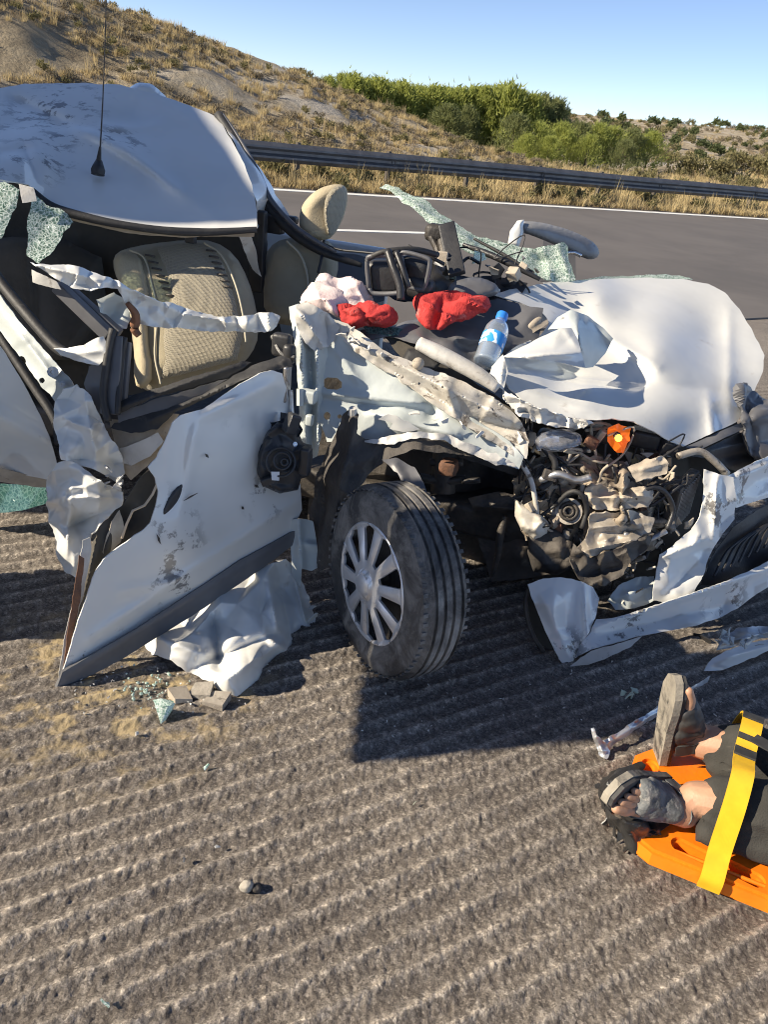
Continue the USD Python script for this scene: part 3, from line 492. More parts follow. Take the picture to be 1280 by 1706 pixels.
# cabin
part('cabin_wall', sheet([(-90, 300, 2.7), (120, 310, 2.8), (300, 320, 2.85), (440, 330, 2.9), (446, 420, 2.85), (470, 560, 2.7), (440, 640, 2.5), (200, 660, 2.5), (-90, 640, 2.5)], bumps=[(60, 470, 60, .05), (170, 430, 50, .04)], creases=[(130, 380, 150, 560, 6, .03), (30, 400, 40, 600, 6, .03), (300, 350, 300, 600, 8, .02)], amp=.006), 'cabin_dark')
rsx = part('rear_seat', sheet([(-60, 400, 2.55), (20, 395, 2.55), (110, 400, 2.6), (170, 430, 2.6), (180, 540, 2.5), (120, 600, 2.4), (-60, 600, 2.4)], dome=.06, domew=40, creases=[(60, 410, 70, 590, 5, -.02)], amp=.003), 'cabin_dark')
# near front seat: back cushion, bolster, woven panel
spl = plane((310, 405, 2.34), (200, 600, 2.06), (420, 560, 2.16))
seat = part('front_seat', sheet(on(spl, [(188, 428), (205, 415), (250, 406), (310, 400), (358, 402), (392, 425), (414, 465), (428, 515), (432, 560), (420, 590), (395, 615), (300, 640), (262, 660), (225, 640), (222, 560), (205, 480), (190, 455)], .07), dome=.10, domew=55, amp=.002, jag=.2, thick=.03, ck=1, step=5), 'seat_cloth')
obj('woven_panel', sheet(on(spl, [(262, 414), (310, 405), (350, 408), (372, 440), (392, 500), (405, 560), (395, 600), (300, 625), (268, 632), (268, 560), (285, 500), (275, 450)], -.012), dome=.02, domew=30, amp=.0015, jag=.3, thick=.01, bumps=[(330, 500, 90, .02)], step=5), 'seat_mesh', seat)
obj('side_bolster', sheet(on(spl, [(192, 428), (206, 419), (232, 425), (246, 460), (252, 500), (246, 560), (258, 625), (240, 650), (222, 640), (224, 560), (208, 490), (192, 455)], -.01), dome=.035, domew=18, amp=.002, jag=.3, thick=.01, ck=1, step=4), 'seat_side', seat)
def rib_row(x0, y0, x1, y1, k, dx, off):
    for i in range(k):
        t = i / (k - 1); x, y = x0 + (x1 - x0) * t, y0 + (y1 - y0) * t; d = spl(x, y, off); obj('stitch', tube([at(x - dx, y - 1, d), at(x, y, d - .006), at(x + dx, y + 2, d)], .003, 6, 4), 'dark_metal', seat, True)
rib_row(250, 426, 284, 492, 7, 8, -.035); rib_row(352, 418, 380, 478, 7, 8, -.045)
obj('piping', tube(line([(x, y, spl(x, y, -.045)) for x, y in [(340, 405), (368, 425), (390, 468), (404, 520), (410, 570)]]), .003, 6), 'seat_stitch', seat, True)
obj('piping', tube(line([(x, y, spl(x, y, -.03)) for x, y in [(216, 417), (240, 430), (252, 470), (262, 520), (258, 590), (268, 640)]]), .003, 6), 'seat_stitch', seat, True)
obj('lever', rbox(at(318, 400, 2.33), AX, (.03, .02, .02), .004), 'black_plastic', seat)
# far front seat and headrest
s2 = part('far_seat', sheet([(438, 440, 2.6), (448, 412, 2.62), (470, 398, 2.62), (520, 396, 2.64), (556, 405, 2.66), (566, 440, 2.62), (556, 480, 2.55), (548, 530, 2.45), (500, 545, 2.42), (440, 535, 2.45)], dome=.07, domew=30, amp=.002, jag=.2, thick=.04, ck=1), 'seat_cloth')
obj('piping', tube(line([(478, 402, 2.53), (500, 425, 2.51), (512, 460, 2.48), (514, 510, 2.42)]), .0035, 6), 'seat_stitch', s2, True)
hr = obj('headrest', sheet([(500, 350, 2.62), (512, 330, 2.62), (532, 314, 2.63), (556, 307, 2.65), (577, 309, 2.68), (580, 330, 2.68), (574, 360, 2.66), (560, 388, 2.64), (545, 402, 2.62), (512, 398, 2.6), (498, 380, 2.6)], dome=.05, domew=18, amp=.001, jag=.2, thick=.07, ck=2, step=3), 'seat_side', s2)
obj('headrest_cover', sheet([(546, 322, 2.585), (560, 311, 2.60), (577, 312, 2.64), (578, 335, 2.64), (571, 362, 2.62), (558, 388, 2.60), (548, 396, 2.575), (540, 370, 2.56), (540, 340, 2.56)], dome=.022, domew=12, amp=.001, jag=.2, thick=.01, ck=1, step=3), 'seat_mesh', s2)
for x in (520, 535): obj('headrest_post', tube(line([(x, 395, 2.62), (x - 2, 412, 2.62)]), .006, 8), 'chrome', s2, True)
part('inner_panel', sheet([(548, 420, 2.95), (600, 425, 2.98), (640, 440, 3.0), (640, 500, 2.9), (560, 520, 2.85), (540, 470, 2.9)], amp=.006), 'grey_trim')

# roof
rf = part('roof', sheet([(-80, 165, 2.85), (0, 147, 2.9), (40, 141, 2.95), (120, 140, 2.98), (200, 142, 3.0), (260, 158, 3.0), (320, 178, 2.98), (362, 196, 2.94), (385, 232, 2.8), (405, 268, 2.62), (420, 310, 2.46), (428, 350, 2.34), (428, 379, 2.27), (350, 382, 2.24), (280, 381, 2.21), (210, 372, 2.19), (150, 360, 2.18), (100, 348, 2.17), (60, 330, 2.16), (48, 308, 2.16), (0, 300, 2.12), (-80, 300, 2.08)],
    ctrl=[(200, 260, 2.50), (300, 290, 2.50), (100, 240, 2.48), (0, 220, 2.48), (370, 300, 2.5)],
    bumps=[(225, 190, 38, -.075), (330, 250, 60, .03), (50, 250, 40, .04), (150, 330, 60, .02), (30, 190, 30, -.05)],
    creases=[(120, 212, 210, 252, 10, .06), (210, 252, 300, 320, 11, .07), (150, 235, 265, 300, 7, -.03), (300, 320, 360, 365, 14, .015), (20, 165, 110, 205, 10, -.06), (150, 217, 268, 208, 7, .035), (265, 165, 380, 235, 10, .02), (40, 245, 60, 300, 8, -.04), (0, 255, 60, 245, 8, -.03), (60, 195, 200, 225, 4, -.035)],
    amp=.004, freq=5, jag=.8, step=5, thick=.003), 'roof_paint')
part('roof_header', tube(line([(52, 318, 2.16), (90, 346, 2.16), (150, 364, 2.165), (210, 376, 2.175), (280, 385, 2.20), (350, 387, 2.23), (428, 383, 2.26)]), [.010, .012, .010, .011, .008], 8), 'black_rubber', True)
part('header_trim', sheet([(100, 356, 2.2), (210, 380, 2.2), (300, 389, 2.22), (425, 387, 2.28), (424, 395, 2.30), (300, 396, 2.24), (200, 387, 2.22), (110, 366, 2.22)], amp=.004), 'dusty_tan')
part('header_trim', sheet([(398, 392, 2.28), (418, 390, 2.3), (424, 410, 2.32), (432, 450, 2.36), (436, 462, 2.38), (420, 450, 2.37), (408, 420, 2.34)], amp=.006, step=4), 'torn_paint')
anb = part('antenna', [tube([at(163, 292, 2.33), at(163.5, 283, 2.335), at(165, 270, 2.36)], [.018, .019, .010], 10), tube([at(164, 272, 2.355), at(167, 245, 2.34)], [.008, .003], 8)], 'black_rubber', True)
obj('mast', tube([at(167, 248, 2.34), at(172, 150, 2.30), at(179, -60, 2.22)], [.0022, .0016, .0012], 6), 'black_plastic', anb, True)
part('roof_flap', sheet([(208, 150, 3.1), (222, 141, 3.1), (234, 137, 3.1), (252, 140, 3.12), (266, 150, 3.12), (284, 172, 3.1), (250, 170, 3.05), (215, 165, 3.04)], dome=.05, domew=10, amp=.003, step=4, ck=1), 'clean_paint')
# roof rail, far pillar
part('roof_rail', sheet([(362, 194, 2.96), (372, 200, 2.95), (420, 262, 2.80), (455, 315, 2.72), (482, 358, 2.68), (478, 366, 2.66), (452, 340, 2.66), (436, 365, 2.6), (430, 380, 2.5), (428, 340, 2.5), (414, 292, 2.62), (392, 240, 2.8)], creases=[(380, 215, 470, 355, 5, .03)], amp=.004, step=4), 'clean_paint')
part('far_pillar', tube(line([(364, 192, 2.93), (392, 236, 2.84), (418, 282, 2.74), (428, 318, 2.66), (455, 355, 2.6), (490, 390, 2.55), (530, 416, 2.52), (570, 432, 2.5), (604, 442, 2.5)]), [.016, .018, .016, .017, .015, .012, .008], 8), 'black_rubber', True)
part('far_pillar', tube(line([(372, 192, 2.92), (400, 234, 2.83), (432, 290, 2.70), (452, 334, 2.6), (490, 376, 2.53), (530, 404, 2.5), (560, 420, 2.49)]), [.005, .007, .008, .008, .005], 6), 'grey_trim', True)
part('belt_reel', [rbox(at(452, 372, 2.6), AX, (.09, .04, .06), .01), rbox(at(478, 366, 2.62), AX, (.07, .04, .025), .008), rbox(at(430, 420, 2.55), AX, (.05, .03, .25), .008)], 'black_plastic')
part('wire', tube(line([(535, 405, 2.55), (565, 416, 2.5), (600, 420, 2.45), (640, 424, 2.4)]), .004, 6), 'wire_sleeve', True)
part('wire', tube(line([(540, 402, 2.57), (536, 430, 2.5), (530, 455, 2.48)]), .005, 6), 'wire_sleeve', True)
# shattered rear corner of the windscreen at left
part('glass_sheet', sheet([(-40, 306, 2.10), (10, 304, 2.10), (34, 316, 2.10), (30, 340, 2.10), (20, 365, 2.08), (0, 398, 2.05), (-40, 395, 2.04)], amp=.012, freq=14, jag=3, step=4), 'cracked_glass')
part('glass_sheet', sheet([(52, 322, 2.13), (78, 344, 2.13), (112, 355, 2.13), (122, 372, 2.12), (105, 398, 2.09), (84, 425, 2.06), (62, 440, 2.04), (44, 425, 2.05), (46, 380, 2.08)], amp=.012, freq=14, jag=3, step=4), 'cracked_glass')
part('roof_flap', sheet([(32, 308, 2.10), (56, 312, 2.10), (60, 335, 2.09), (36, 338, 2.08)], amp=.006, step=4), 'torn_paint')

# torn door-window frame running across the opening
part('window_rail', sheet([(48, 438, 1.80), (80, 440, 1.80), (112, 441, 1.80), (140, 448, 1.81), (168, 460, 1.82), (198, 468, 1.84), (222, 484, 1.86), (245, 497, 1.88), (275, 505, 1.90), (320, 517, 1.93), (365, 525, 1.95), (400, 528, 1.96), (430, 522, 1.97), (452, 520, 1.98), (466, 527, 1.98), (460, 545, 1.97), (440, 554, 1.96), (400, 553, 1.95), (350, 553, 1.93), (300, 547, 1.90), (255, 545, 1.87), (232, 540, 1.85), (214, 520, 1.84), (205, 496, 1.83), (196, 482, 1.82), (178, 478, 1.80), (152, 484, 1.78), (120, 480, 1.78), (92, 464, 1.78), (70, 452, 1.79)],
    creases=[(60, 441, 180, 470, 5, .025), (200, 475, 300, 520, 7, .03), (300, 522, 400, 540, 6, .03), (372, 526, 378, 552, 2.5, .02), (392, 526, 398, 552, 2.5, -.02), (410, 525, 414, 552, 2.5, .02), (428, 522, 432, 552, 2.5, -.018), (445, 520, 450, 550, 2.5, .02)], facet=(15, .012), amp=.006, freq=16, step=3.2, jag=1.5, thick=.003), 'clean_paint')
part('torn_skin', sheet([(52, 450, 1.81), (66, 456, 1.80), (92, 470, 1.79), (100, 484, 1.79), (76, 478, 1.80), (56, 470, 1.81)], amp=.008, freq=18, step=3), 'torn_paint')
part('crushed_tube', sheet([(160, 500, 1.83), (190, 488, 1.83), (208, 500, 1.84), (218, 530, 1.85), (210, 548, 1.84), (182, 545, 1.82), (170, 525, 1.82)], bumps=[(190, 520, 14, -.03)], amp=.012, freq=22, step=3), 'body_primer')
part('crushed_tube', tube(line([(212, 505, 1.82), (226, 525, 1.83), (224, 548, 1.83), (232, 560, 1.83)]), [.006, .012, .008], 8), 'rust', True)
part('window_frame', [beam(at(95, 476, 1.83), at(182, 560, 1.80), .025, .03), beam(at(108, 474, 1.85), at(200, 556, 1.82), .02, .02)], 'grey_trim')
part('window_frame', [beam(at(196, 560, 1.80), at(186, 690, 1.74), .035, .03), beam(at(180, 560, 1.81), at(174, 690, 1.745), .014, .03), beam(at(214, 570, 1.82), at(205, 680, 1.765), .014, .02)], 'grey_trim')
part('window_seal', [tube(line([(188, 548, 1.785), (178, 600, 1.76), (172, 660, 1.73), (180, 702, 1.71)]), .009, 8), tube(line([(208, 562, 1.795), (200, 620, 1.77), (196, 690, 1.72)]), .007, 8)], 'black_rubber', True)
part('torn_skin', sheet([(88, 580, 1.80), (112, 580, 1.79), (140, 574, 1.78), (162, 562, 1.77), (172, 560, 1.77), (180, 576, 1.765), (176, 596, 1.76), (164, 609, 1.76), (145, 606, 1.765), (118, 598, 1.78), (100, 592, 1.79)], creases=[(110, 590, 170, 585, 6, .012)], facet=(20, .008), amp=.003, freq=18, step=3, jag=.8), 'clean_paint')
part('inner_skin', sheet([(150, 610, 1.80), (178, 598, 1.79), (182, 690, 1.75), (160, 690, 1.76), (140, 640, 1.79)], amp=.008), 'grey_trim')
part('window_seal', sheet([(190, 672, 1.75), (240, 652, 1.78), (300, 634, 1.80), (360, 616, 1.83), (405, 602, 1.85), (420, 604, 1.85), (380, 628, 1.83), (310, 648, 1.80), (250, 666, 1.77), (196, 690, 1.74)], creases=[(200, 678, 400, 608, 3, .02)], amp=.003, step=4), 'black_rubber')
part('window_channel', sheet([(196, 688, 1.75), (260, 665, 1.78), (330, 645, 1.81), (380, 630, 1.83), (350, 650, 1.82), (280, 680, 1.78), (196, 704, 1.74)], amp=.003, step=4), 'grey_trim')
part('window_seal', sheet([(190, 704, 1.74), (280, 680, 1.775), (340, 655, 1.80), (420, 610, 1.84), (470, 592, 1.86), (484, 598, 1.85), (488, 612, 1.84), (440, 618, 1.825), (380, 645, 1.80), (320, 675, 1.775), (290, 690, 1.76), (262, 715, 1.745), (220, 722, 1.735), (184, 712, 1.735)], creases=[(250, 700, 470, 604, 4, .02), (270, 706, 400, 640, 3, -.015)], amp=.004, step=4), 'black_rubber')
part('inner_skin', sheet([(180, 700, 1.78), (270, 690, 1.79), (300, 690, 1.79), (262, 760, 1.76), (220, 800, 1.74), (200, 780, 1.74)], amp=.012, freq=12, step=5), 'dusty_tan')
part('inner_skin', sheet([(198, 748, 1.735), (232, 736, 1.74), (262, 722, 1.745), (272, 736, 1.74), (250, 760, 1.735), (218, 776, 1.73), (204, 772, 1.73)], amp=.006, step=4), 'torn_paint')
# rear door leaf and its pillar
part('rear_door', sheet([(-330, 330, 1.47), (-200, 400, 1.60), (-90, 480, 1.73), (-20, 548, 1.80), (10, 590, 1.83), (40, 640, 1.85), (66, 690, 1.87), (84, 730, 1.88), (96, 775, 1.88), (94, 802, 1.87), (40, 792, 1.84), (-20, 776, 1.79), (-90, 760, 1.73), (-200, 740, 1.62), (-330, 710, 1.50)], creases=[(-60, 660, 90, 745, 14, .03)], bumps=[(-10, 770, 40, -.03)], amp=.002, freq=6, jag=.5), 'clean_paint')
part('rocker_trim', sheet([(-60, 768, 1.765), (0, 780, 1.815), (50, 793, 1.85), (92, 802, 1.875), (82, 812, 1.88), (30, 808, 1.85), (-60, 792, 1.78)], amp=.002), 'dusty_tan')  # tan tone paints in the cream light reflected along the door foot
part('door_glass', sheet([(-60, 800, 1.99), (30, 808, 1.95), (78, 810, 1.92), (80, 838, 1.90), (40, 850, 1.91), (-60, 862, 1.95)], amp=.006, freq=14, step=4), 'dark_glass')
part('rear_pillar', sheet([(-60, 440, 2.06), (-20, 470, 2.04), (0, 492, 2.0), (40, 545, 1.95), (80, 590, 1.91), (120, 636, 1.87), (128, 655, 1.86), (112, 680, 1.85), (96, 676, 1.86), (60, 630, 1.90), (30, 590, 1.95), (0, 552, 2.0), (-60, 500, 2.08)], creases=[(0, 520, 115, 660, 6, .02)], facet=(30, .006), amp=.003, step=4, thick=.003,
    holes=[[(36 + 8 * math.cos(a), 603 + 10 * math.sin(a)) for a in np.linspace(0, 6, 10)], [(70 + 5 * math.cos(a), 634 + 5 * math.sin(a)) for a in np.linspace(0, 6, 8)]]), 'body_primer')
for (x, y, d, r) in [(88, 620, 1.875, .014), (104, 640, 1.86, .008)]: part('striker', [tube([at(x, y, d), at(x, y, d - .02)], r, 10, 1, smooth=False), tube([at(x, y, d - .02), at(x + 2, y, d - .03)], r * .5, 8, 1, smooth=False)], 'bare_steel')
part('pillar_seal', tube(line([(-20, 440, 2.02), (10, 482, 1.98), (50, 530, 1.92), (90, 575, 1.87), (112, 590, 1.84)]), .014, 8), 'black_rubber', True)
part('pillar_seal', tube(line([(-20, 530, 2.03), (20, 590, 1.98), (60, 650, 1.93), (92, 700, 1.89), (98, 740, 1.87)]), .012, 8), 'black_rubber', True)
part('crumpled_skin', sheet([(92, 672, 1.72), (108, 650, 1.74), (128, 640, 1.75), (146, 652, 1.75), (158, 676, 1.74), (170, 700, 1.73), (186, 732, 1.72), (203, 756, 1.72), (206, 786, 1.71), (192, 804, 1.70), (170, 790, 1.69), (150, 778, 1.68), (120, 775, 1.67), (104, 765, 1.67), (96, 735, 1.68), (90, 705, 1.70)], creases=[(110, 700, 165, 720, 8, .03), (140, 660, 160, 770, 8, .025), (120, 765, 200, 770, 6, -.02)], bumps=[(130, 740, 16, .02)], facet=(22, .022), amp=.005, freq=20, step=2.8, jag=2.6, thick=.003), 'white_paint')
part('crumpled_skin', sheet([(92, 770, 1.69), (120, 768, 1.67), (148, 786, 1.66), (172, 806, 1.66), (203, 818, 1.68), (205, 832, 1.68), (192, 858, 1.67), (168, 880, 1.66), (150, 892, 1.66), (146, 930, 1.65), (126, 962, 1.65), (110, 950, 1.66), (96, 925, 1.68), (88, 890, 1.69), (76, 846, 1.70), (78, 802, 1.70)], creases=[(90, 830, 195, 830, 8, .03), (110, 880, 180, 850, 7, -.03), (120, 800, 110, 930, 8, .02)], bumps=[(140, 865, 18, -.03)], facet=(22, .022), amp=.005, freq=20, step=2.8, jag=2.4, thick=.003), 'white_paint')
part('torn_edge', [shard(at(176, 800, 1.66) + .02 * np.random.RandomState(k).normal(size=3) * [1, .3, .6], .018, 200 + k, .003) for k in range(9)], 'torn_paint')

# front door hanging open
dp = plane((480, 630, 1.83), (490, 880, 1.81), (95, 1140, 1.345))
door = part('front_door', sheet(on(dp, [(432, 622), (452, 616), (470, 622), (478, 650), (486, 700), (498, 770), (504, 850), (482, 893), (404, 944), (320, 1000), (230, 1058), (150, 1108), (102, 1138), (103, 1122), (118, 1075), (132, 1030), (148, 985), (158, 955), (172, 932), (205, 906), (236, 884), (250, 872), (258, 845), (263, 818), (258, 796), (246, 778), (262, 762), (276, 735), (288, 705), (302, 692), (340, 680), (372, 658), (400, 640)]),
    bumps=[(380, 740, 70, .03), (300, 900, 70, .035), (430, 860, 60, .015), (460, 680, 30, -.02), (250, 1000, 40, -.01)], creases=[(150, 1062, 500, 832, 7, .014), (345, 690, 455, 640, 10, .02), (330, 700, 300, 860, 14, .012), (200, 985, 330, 962, 6, .010), (420, 640, 440, 800, 10, -.012)], amp=.003, freq=7, step=5, jag=.9, thick=.004), 'door_paint')
obj('door_moulding', sheet(on(dp, [(500, 880), (512, 872), (508, 893), (440, 945), (320, 1026), (200, 1100), (112, 1146), (94, 1148), (104, 1120), (230, 1046), (400, 934)], -.012), creases=[(110, 1128, 500, 886, 9, .012)], amp=.001, jag=.3, thick=.012, step=5), 'grey_trim', door)
obj('door_handle', sheet(on(dp, [(266, 862), (272, 843), (284, 822), (297, 808), (306, 804), (307, 814), (302, 834), (290, 852), (276, 864)], -.012), dome=.012, domew=8, amp=.0005, jag=.2, thick=.012, step=2.5, ck=1), 'black_plastic', door)
obj('inner_door', sheet(on(dp, [(150, 905), (175, 870), (205, 845), (232, 800), (256, 775), (272, 800), (272, 850), (252, 885), (205, 918), (170, 945), (146, 1010), (120, 1085), (108, 1110), (118, 1040), (132, 960)], .05), creases=[(165, 880, 140, 1000, 4, .03), (190, 870, 175, 930, 4, .02)], bumps=[(210, 860, 20, -.03)], amp=.01, freq=14, step=4), 'cabin_dark', door)
obj('inner_door', sheet(on(dp, [(185, 870), (200, 850), (208, 880), (200, 905), (176, 930), (170, 920)], .035), amp=.004, step=4), 'dusty_tan', door)
obj('door_edge', sheet(on(dp, [(138, 900), (150, 895), (152, 920), (140, 985), (122, 1050), (104, 1128), (96, 1140), (106, 1070), (126, 980)], .02), amp=.003, step=4), 'torn_paint', door)
obj('door_edge', sheet(on(dp, [(132, 925), (140, 930), (134, 1000), (118, 1070), (104, 1120), (112, 1060)], .012), amp=.003, step=4), 'rust', door)
obj('lock_rod', tube([at(x, y, dp(x, y, -.004)) for x, y in [(203, 897), (211, 873), (221, 851), (241, 842), (254, 824), (262, 806)]], .0028, 6, smooth=False), 'tan_rod', door, True)
for k, (x, y, l, a) in enumerate([(318, 828, 14, -.5), (265, 898, 10, 1.2), (268, 905, 12, 1.25), (262, 912, 9, 1.2), (302, 942, 8, 1.4), (300, 962, 7, .3), (296, 935, 4, 1), (405, 846, 3, 1), (345, 760, 5, .8), (428, 810, 4, .4)]):
    obj('scratch', sheet(on(dp, [(x - l * math.cos(a), y - l * math.sin(a)), (x + 1, y - 2), (x + l * math.cos(a), y + l * math.sin(a)), (x - 1.5, y + 2.2)], -.004 - (.03 if y < 900 and x < 360 else .02)), amp=0, jag=.8, thick=.0015, step=2), 'dark_metal', door)
# mirror mount
mm = plane((470, 720, 1.76), (475, 800, 1.75), (430, 780, 1.72))
mir = obj('door_mirror', sheet(on(mm, [(446, 716), (462, 702), (470, 706), (484, 690), (494, 704), (499, 728), (506, 738), (518, 742), (521, 758), (514, 792), (502, 798), (496, 816), (466, 822), (442, 812), (428, 790), (429, 762), (436, 738)]), dome=.022, domew=9, facet=(16, .012), amp=.002, jag=1.6, thick=.05, step=3), 'black_plastic', door)
obj('mirror_arm', [rbox(at(486, 706, 1.735), axes((.3, .2, 1)), (.05, .03, .03), .006), rbox(at(509, 768, 1.73), AX, (.025, .03, .07), .006), rbox(at(448, 800, 1.70), axes((1, .3, .4)), (.04, .02, .02), .004)], 'black_plastic', mir)
def ringat(x, y, d, R, r): m_ = trimesh.creation.torus(R, r, 20, 6); m_.apply_transform(trimesh.geometry.align_vectors([0, 0, 1], -ray(x, y) / np.linalg.norm(ray(x, y)))); m_.apply_translation(at(x, y, d)); return m_
for R_, x_, y_ in ((.034, 468, 770), (.020, 470, 768), (.008, 474, 770)): obj('rim', ringat(x_, y_, 1.70, R_, .003), 'black_plastic', mir, True)
obj('sticker', sheet(on(mm, [(452, 786), (466, 786), (465, 801), (453, 800)], -.058), amp=0, jag=.2, thick=.001, step=4), 'sticker', mir)
obj('mirror_bolt', [tube([at(490, 740, 1.70), at(492, 740, 1.69)], .006, 6, 1, smooth=False)], 'chrome', mir)

# hinge pillar and inner wing
part('hinge_pillar', sheet([(482, 512, 2.02), (496, 506, 2.02), (520, 512, 2.03), (548, 528, 2.05), (566, 552, 2.05), (552, 580, 2.02), (542, 610, 2.0), (538, 660, 1.98), (536, 720, 1.96), (528, 760, 1.94), (512, 770, 1.93), (500, 720, 1.94), (498, 650, 1.96), (492, 580, 1.98)], creases=[(500, 520, 512, 760, 4, .03), (528, 530, 530, 750, 4, .03), (515, 525, 520, 760, 5, -.03)], bumps=[(520, 655, 10, .03), (540, 545, 16, -.03)], facet=(26, .008), amp=.005, freq=14, step=3.5, jag=1.3, thick=.004), 'body_primer')
part('pillar_skin', sheet([(486, 508, 2.0), (505, 504, 2.0), (528, 510, 2.01), (546, 522, 2.02), (566, 545, 2.02), (556, 570, 2.0), (530, 588, 1.98), (508, 570, 1.97), (494, 545, 1.98)], creases=[(492, 512, 540, 575, 5, .025), (540, 525, 545, 570, 5, -.02)], facet=(18, .011), amp=.009, freq=20, step=3, jag=2.), 'torn_paint')
part('hinge', [rbox(at(512, 660, 1.93), AX, (.05, .03, .035), .006), tube([at(500, 648, 1.92), at(500, 676, 1.91)], .009, 8, 1, smooth=False), rbox(at(516, 700, 1.92), AX, (.02, .02, .03), .005)], 'body_primer')
part('check_strap', [rbox(at(478, 640, 1.84), AX, (.012, .03, .09), .004), tube([at(484, 650, 1.84), at(488, 720, 1.82), at(490, 765, 1.81)], .006, 8)], 'bare_steel')
part('latch', [rbox(at(470, 575, 1.92), AX, (.05, .03, .06), .01), rbox(at(482, 590, 1.9), AX, (.03, .03, .05), .01), tube(line([(455, 560, 1.93), (470, 590, 1.9), (492, 596, 1.89)]), .008, 8)], 'black_plastic')
part('inner_wing', sheet([(532, 556, 2.02), (560, 552, 2.03), (592, 566, 2.02), (640, 600, 2.0), (690, 636, 1.97), (750, 676, 1.94), (800, 705, 1.92), (850, 735, 1.90), (872, 762, 1.89), (865, 782, 1.88), (820, 768, 1.88), (770, 742, 1.90), (700, 726, 1.91), (640, 730, 1.92), (590, 734, 1.92), (545, 736, 1.93), (532, 700, 1.95), (530, 640, 1.98)],
    creases=[(535, 656, 700, 672, 4, .02), (535, 664, 700, 684, 5, -.02), (560, 580, 600, 640, 6, .015), (620, 690, 760, 724, 6, .02), (690, 650, 850, 745, 8, -.015)], bumps=[(660, 702, 22, .02), (720, 690, 14, -.02)], facet=(52, .007), amp=.005, freq=12, step=4, jag=1., thick=.003,
    holes=[[(538, 634), (545, 629), (562, 630), (570, 637), (569, 646), (561, 649), (545, 648), (538, 643)], [(545 + 6 * math.cos(a), 693 + 7 * math.sin(a)) for a in np.linspace(0, 6, 9)], [(566 + 4 * math.cos(a), 694 + 4 * math.sin(a)) for a in np.linspace(0, 6, 8)]]), 'body_primer')
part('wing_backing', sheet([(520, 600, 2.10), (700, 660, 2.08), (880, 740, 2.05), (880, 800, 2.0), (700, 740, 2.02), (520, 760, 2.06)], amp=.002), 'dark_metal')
part('torn_edge', sheet([(630, 698, 1.885), (648, 690, 1.885), (664, 695, 1.88), (680, 702, 1.88), (700, 716, 1.88), (672, 720, 1.88), (650, 716, 1.885), (655, 706, 1.885)], amp=.005, freq=20, step=2.5, jag=1.5), 'clean_paint')
part('wing_rail', sheet([(556, 532, 2.03), (580, 540, 2.03), (604, 556, 2.02), (640, 584, 2.01), (690, 604, 1.99), (740, 622, 1.97), (790, 644, 1.95), (836, 672, 1.93), (868, 700, 1.92), (882, 735, 1.90), (878, 764, 1.88), (858, 762, 1.88), (830, 742, 1.89), (790, 716, 1.90), (748, 692, 1.91), (706, 660, 1.93), (664, 630, 1.96), (620, 606, 1.98), (590, 585, 2.0), (562, 560, 2.02)],
    creases=[(600, 575, 860, 705, 9, .03), (620, 600, 860, 740, 7, -.02), (740, 640, 760, 690, 6, .02), (800, 660, 870, 690, 5, -.02), (790, 700, 872, 720, 4, -.02)], facet=(30, .008), amp=.002, freq=14, step=3.5, jag=1.6, thick=.004,
    holes=[[(698 + 2.2 * math.cos(a), 640 + 3 * math.sin(a)) for a in np.linspace(0, 6, 7)], [(738 + 2.2 * math.cos(a), 645 + 3 * math.sin(a)) for a in np.linspace(0, 6, 7)], [(798 + 2.2 * math.cos(a), 680 + 3 * math.sin(a)) for a in np.linspace(0, 6, 7)], [(822 + 2.2 * math.cos(a), 682 + 3 * math.sin(a)) for a in np.linspace(0, 6, 7)]]), 'dirty_paint')
part('torn_edge', [shard(at(x, y, d), sz, 300 + k, .003) for k, (x, y, d, sz) in enumerate([(585, 560, 2.0, .022), (600, 566, 1.99, .026), (570, 560, 2.0, .02), (612, 580, 1.98, .02), (640, 592, 1.97, .018), (690, 690, 1.9, .018), (740, 700, 1.89, .02), (770, 712, 1.88, .024), (800, 724, 1.87, .02), (595, 548, 2.0, .02)])], 'torn_paint')
part('hood_beam', tube(line([(698, 572, 2.02), (730, 588, 2.0), (765, 606, 1.98), (800, 626, 1.96), (830, 648, 1.94)]), [.022, .027, .026, .024, .016], 12, flat=.8), 'torn_paint', True)
part('grommet', sheet([(668, 600, 2.01), (680, 580, 2.03), (700, 578, 2.03), (722, 590, 2.02), (738, 604, 2.0), (730, 616, 1.99), (700, 622, 1.98), (676, 618, 1.99)], dome=.02, domew=10, amp=.006, step=3), 'black_rubber')
part('washer_nozzle', [m3.Manifold.sphere(.016, 14).translate(tuple(at(697, 606, 1.955))), m3.Manifold.sphere(.011, 12).translate(tuple(at(708, 603, 1.95)))][0], 'dusty_tan')
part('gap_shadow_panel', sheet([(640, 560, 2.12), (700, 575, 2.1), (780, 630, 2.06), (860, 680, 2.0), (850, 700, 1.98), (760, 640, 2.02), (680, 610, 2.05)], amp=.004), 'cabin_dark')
part('cowl', sheet([(600, 548, 2.16), (650, 540, 2.2), (700, 530, 2.25), (760, 520, 2.28), (830, 500, 2.32), (905, 515, 2.3), (900, 560, 2.2), (850, 600, 2.1), (826, 628, 2.04), (780, 604, 2.06), (720, 575, 2.08), (660, 566, 2.1), (610, 565, 2.12)], creases=[(660, 555, 840, 570, 10, .03), (720, 540, 790, 590, 8, -.03)], bumps=[(760, 560, 20, .03), (700, 552, 14, .02)], facet=(24, .016), amp=.012, freq=12, step=4), 'grey_trim')
part('cowl_trim', sheet([(604, 540, 2.12), (650, 546, 2.13), (700, 552, 2.13), (694, 562, 2.11), (650, 560, 2.10), (610, 556, 2.10)], amp=.005, freq=18, step=3), 'dark_glass')

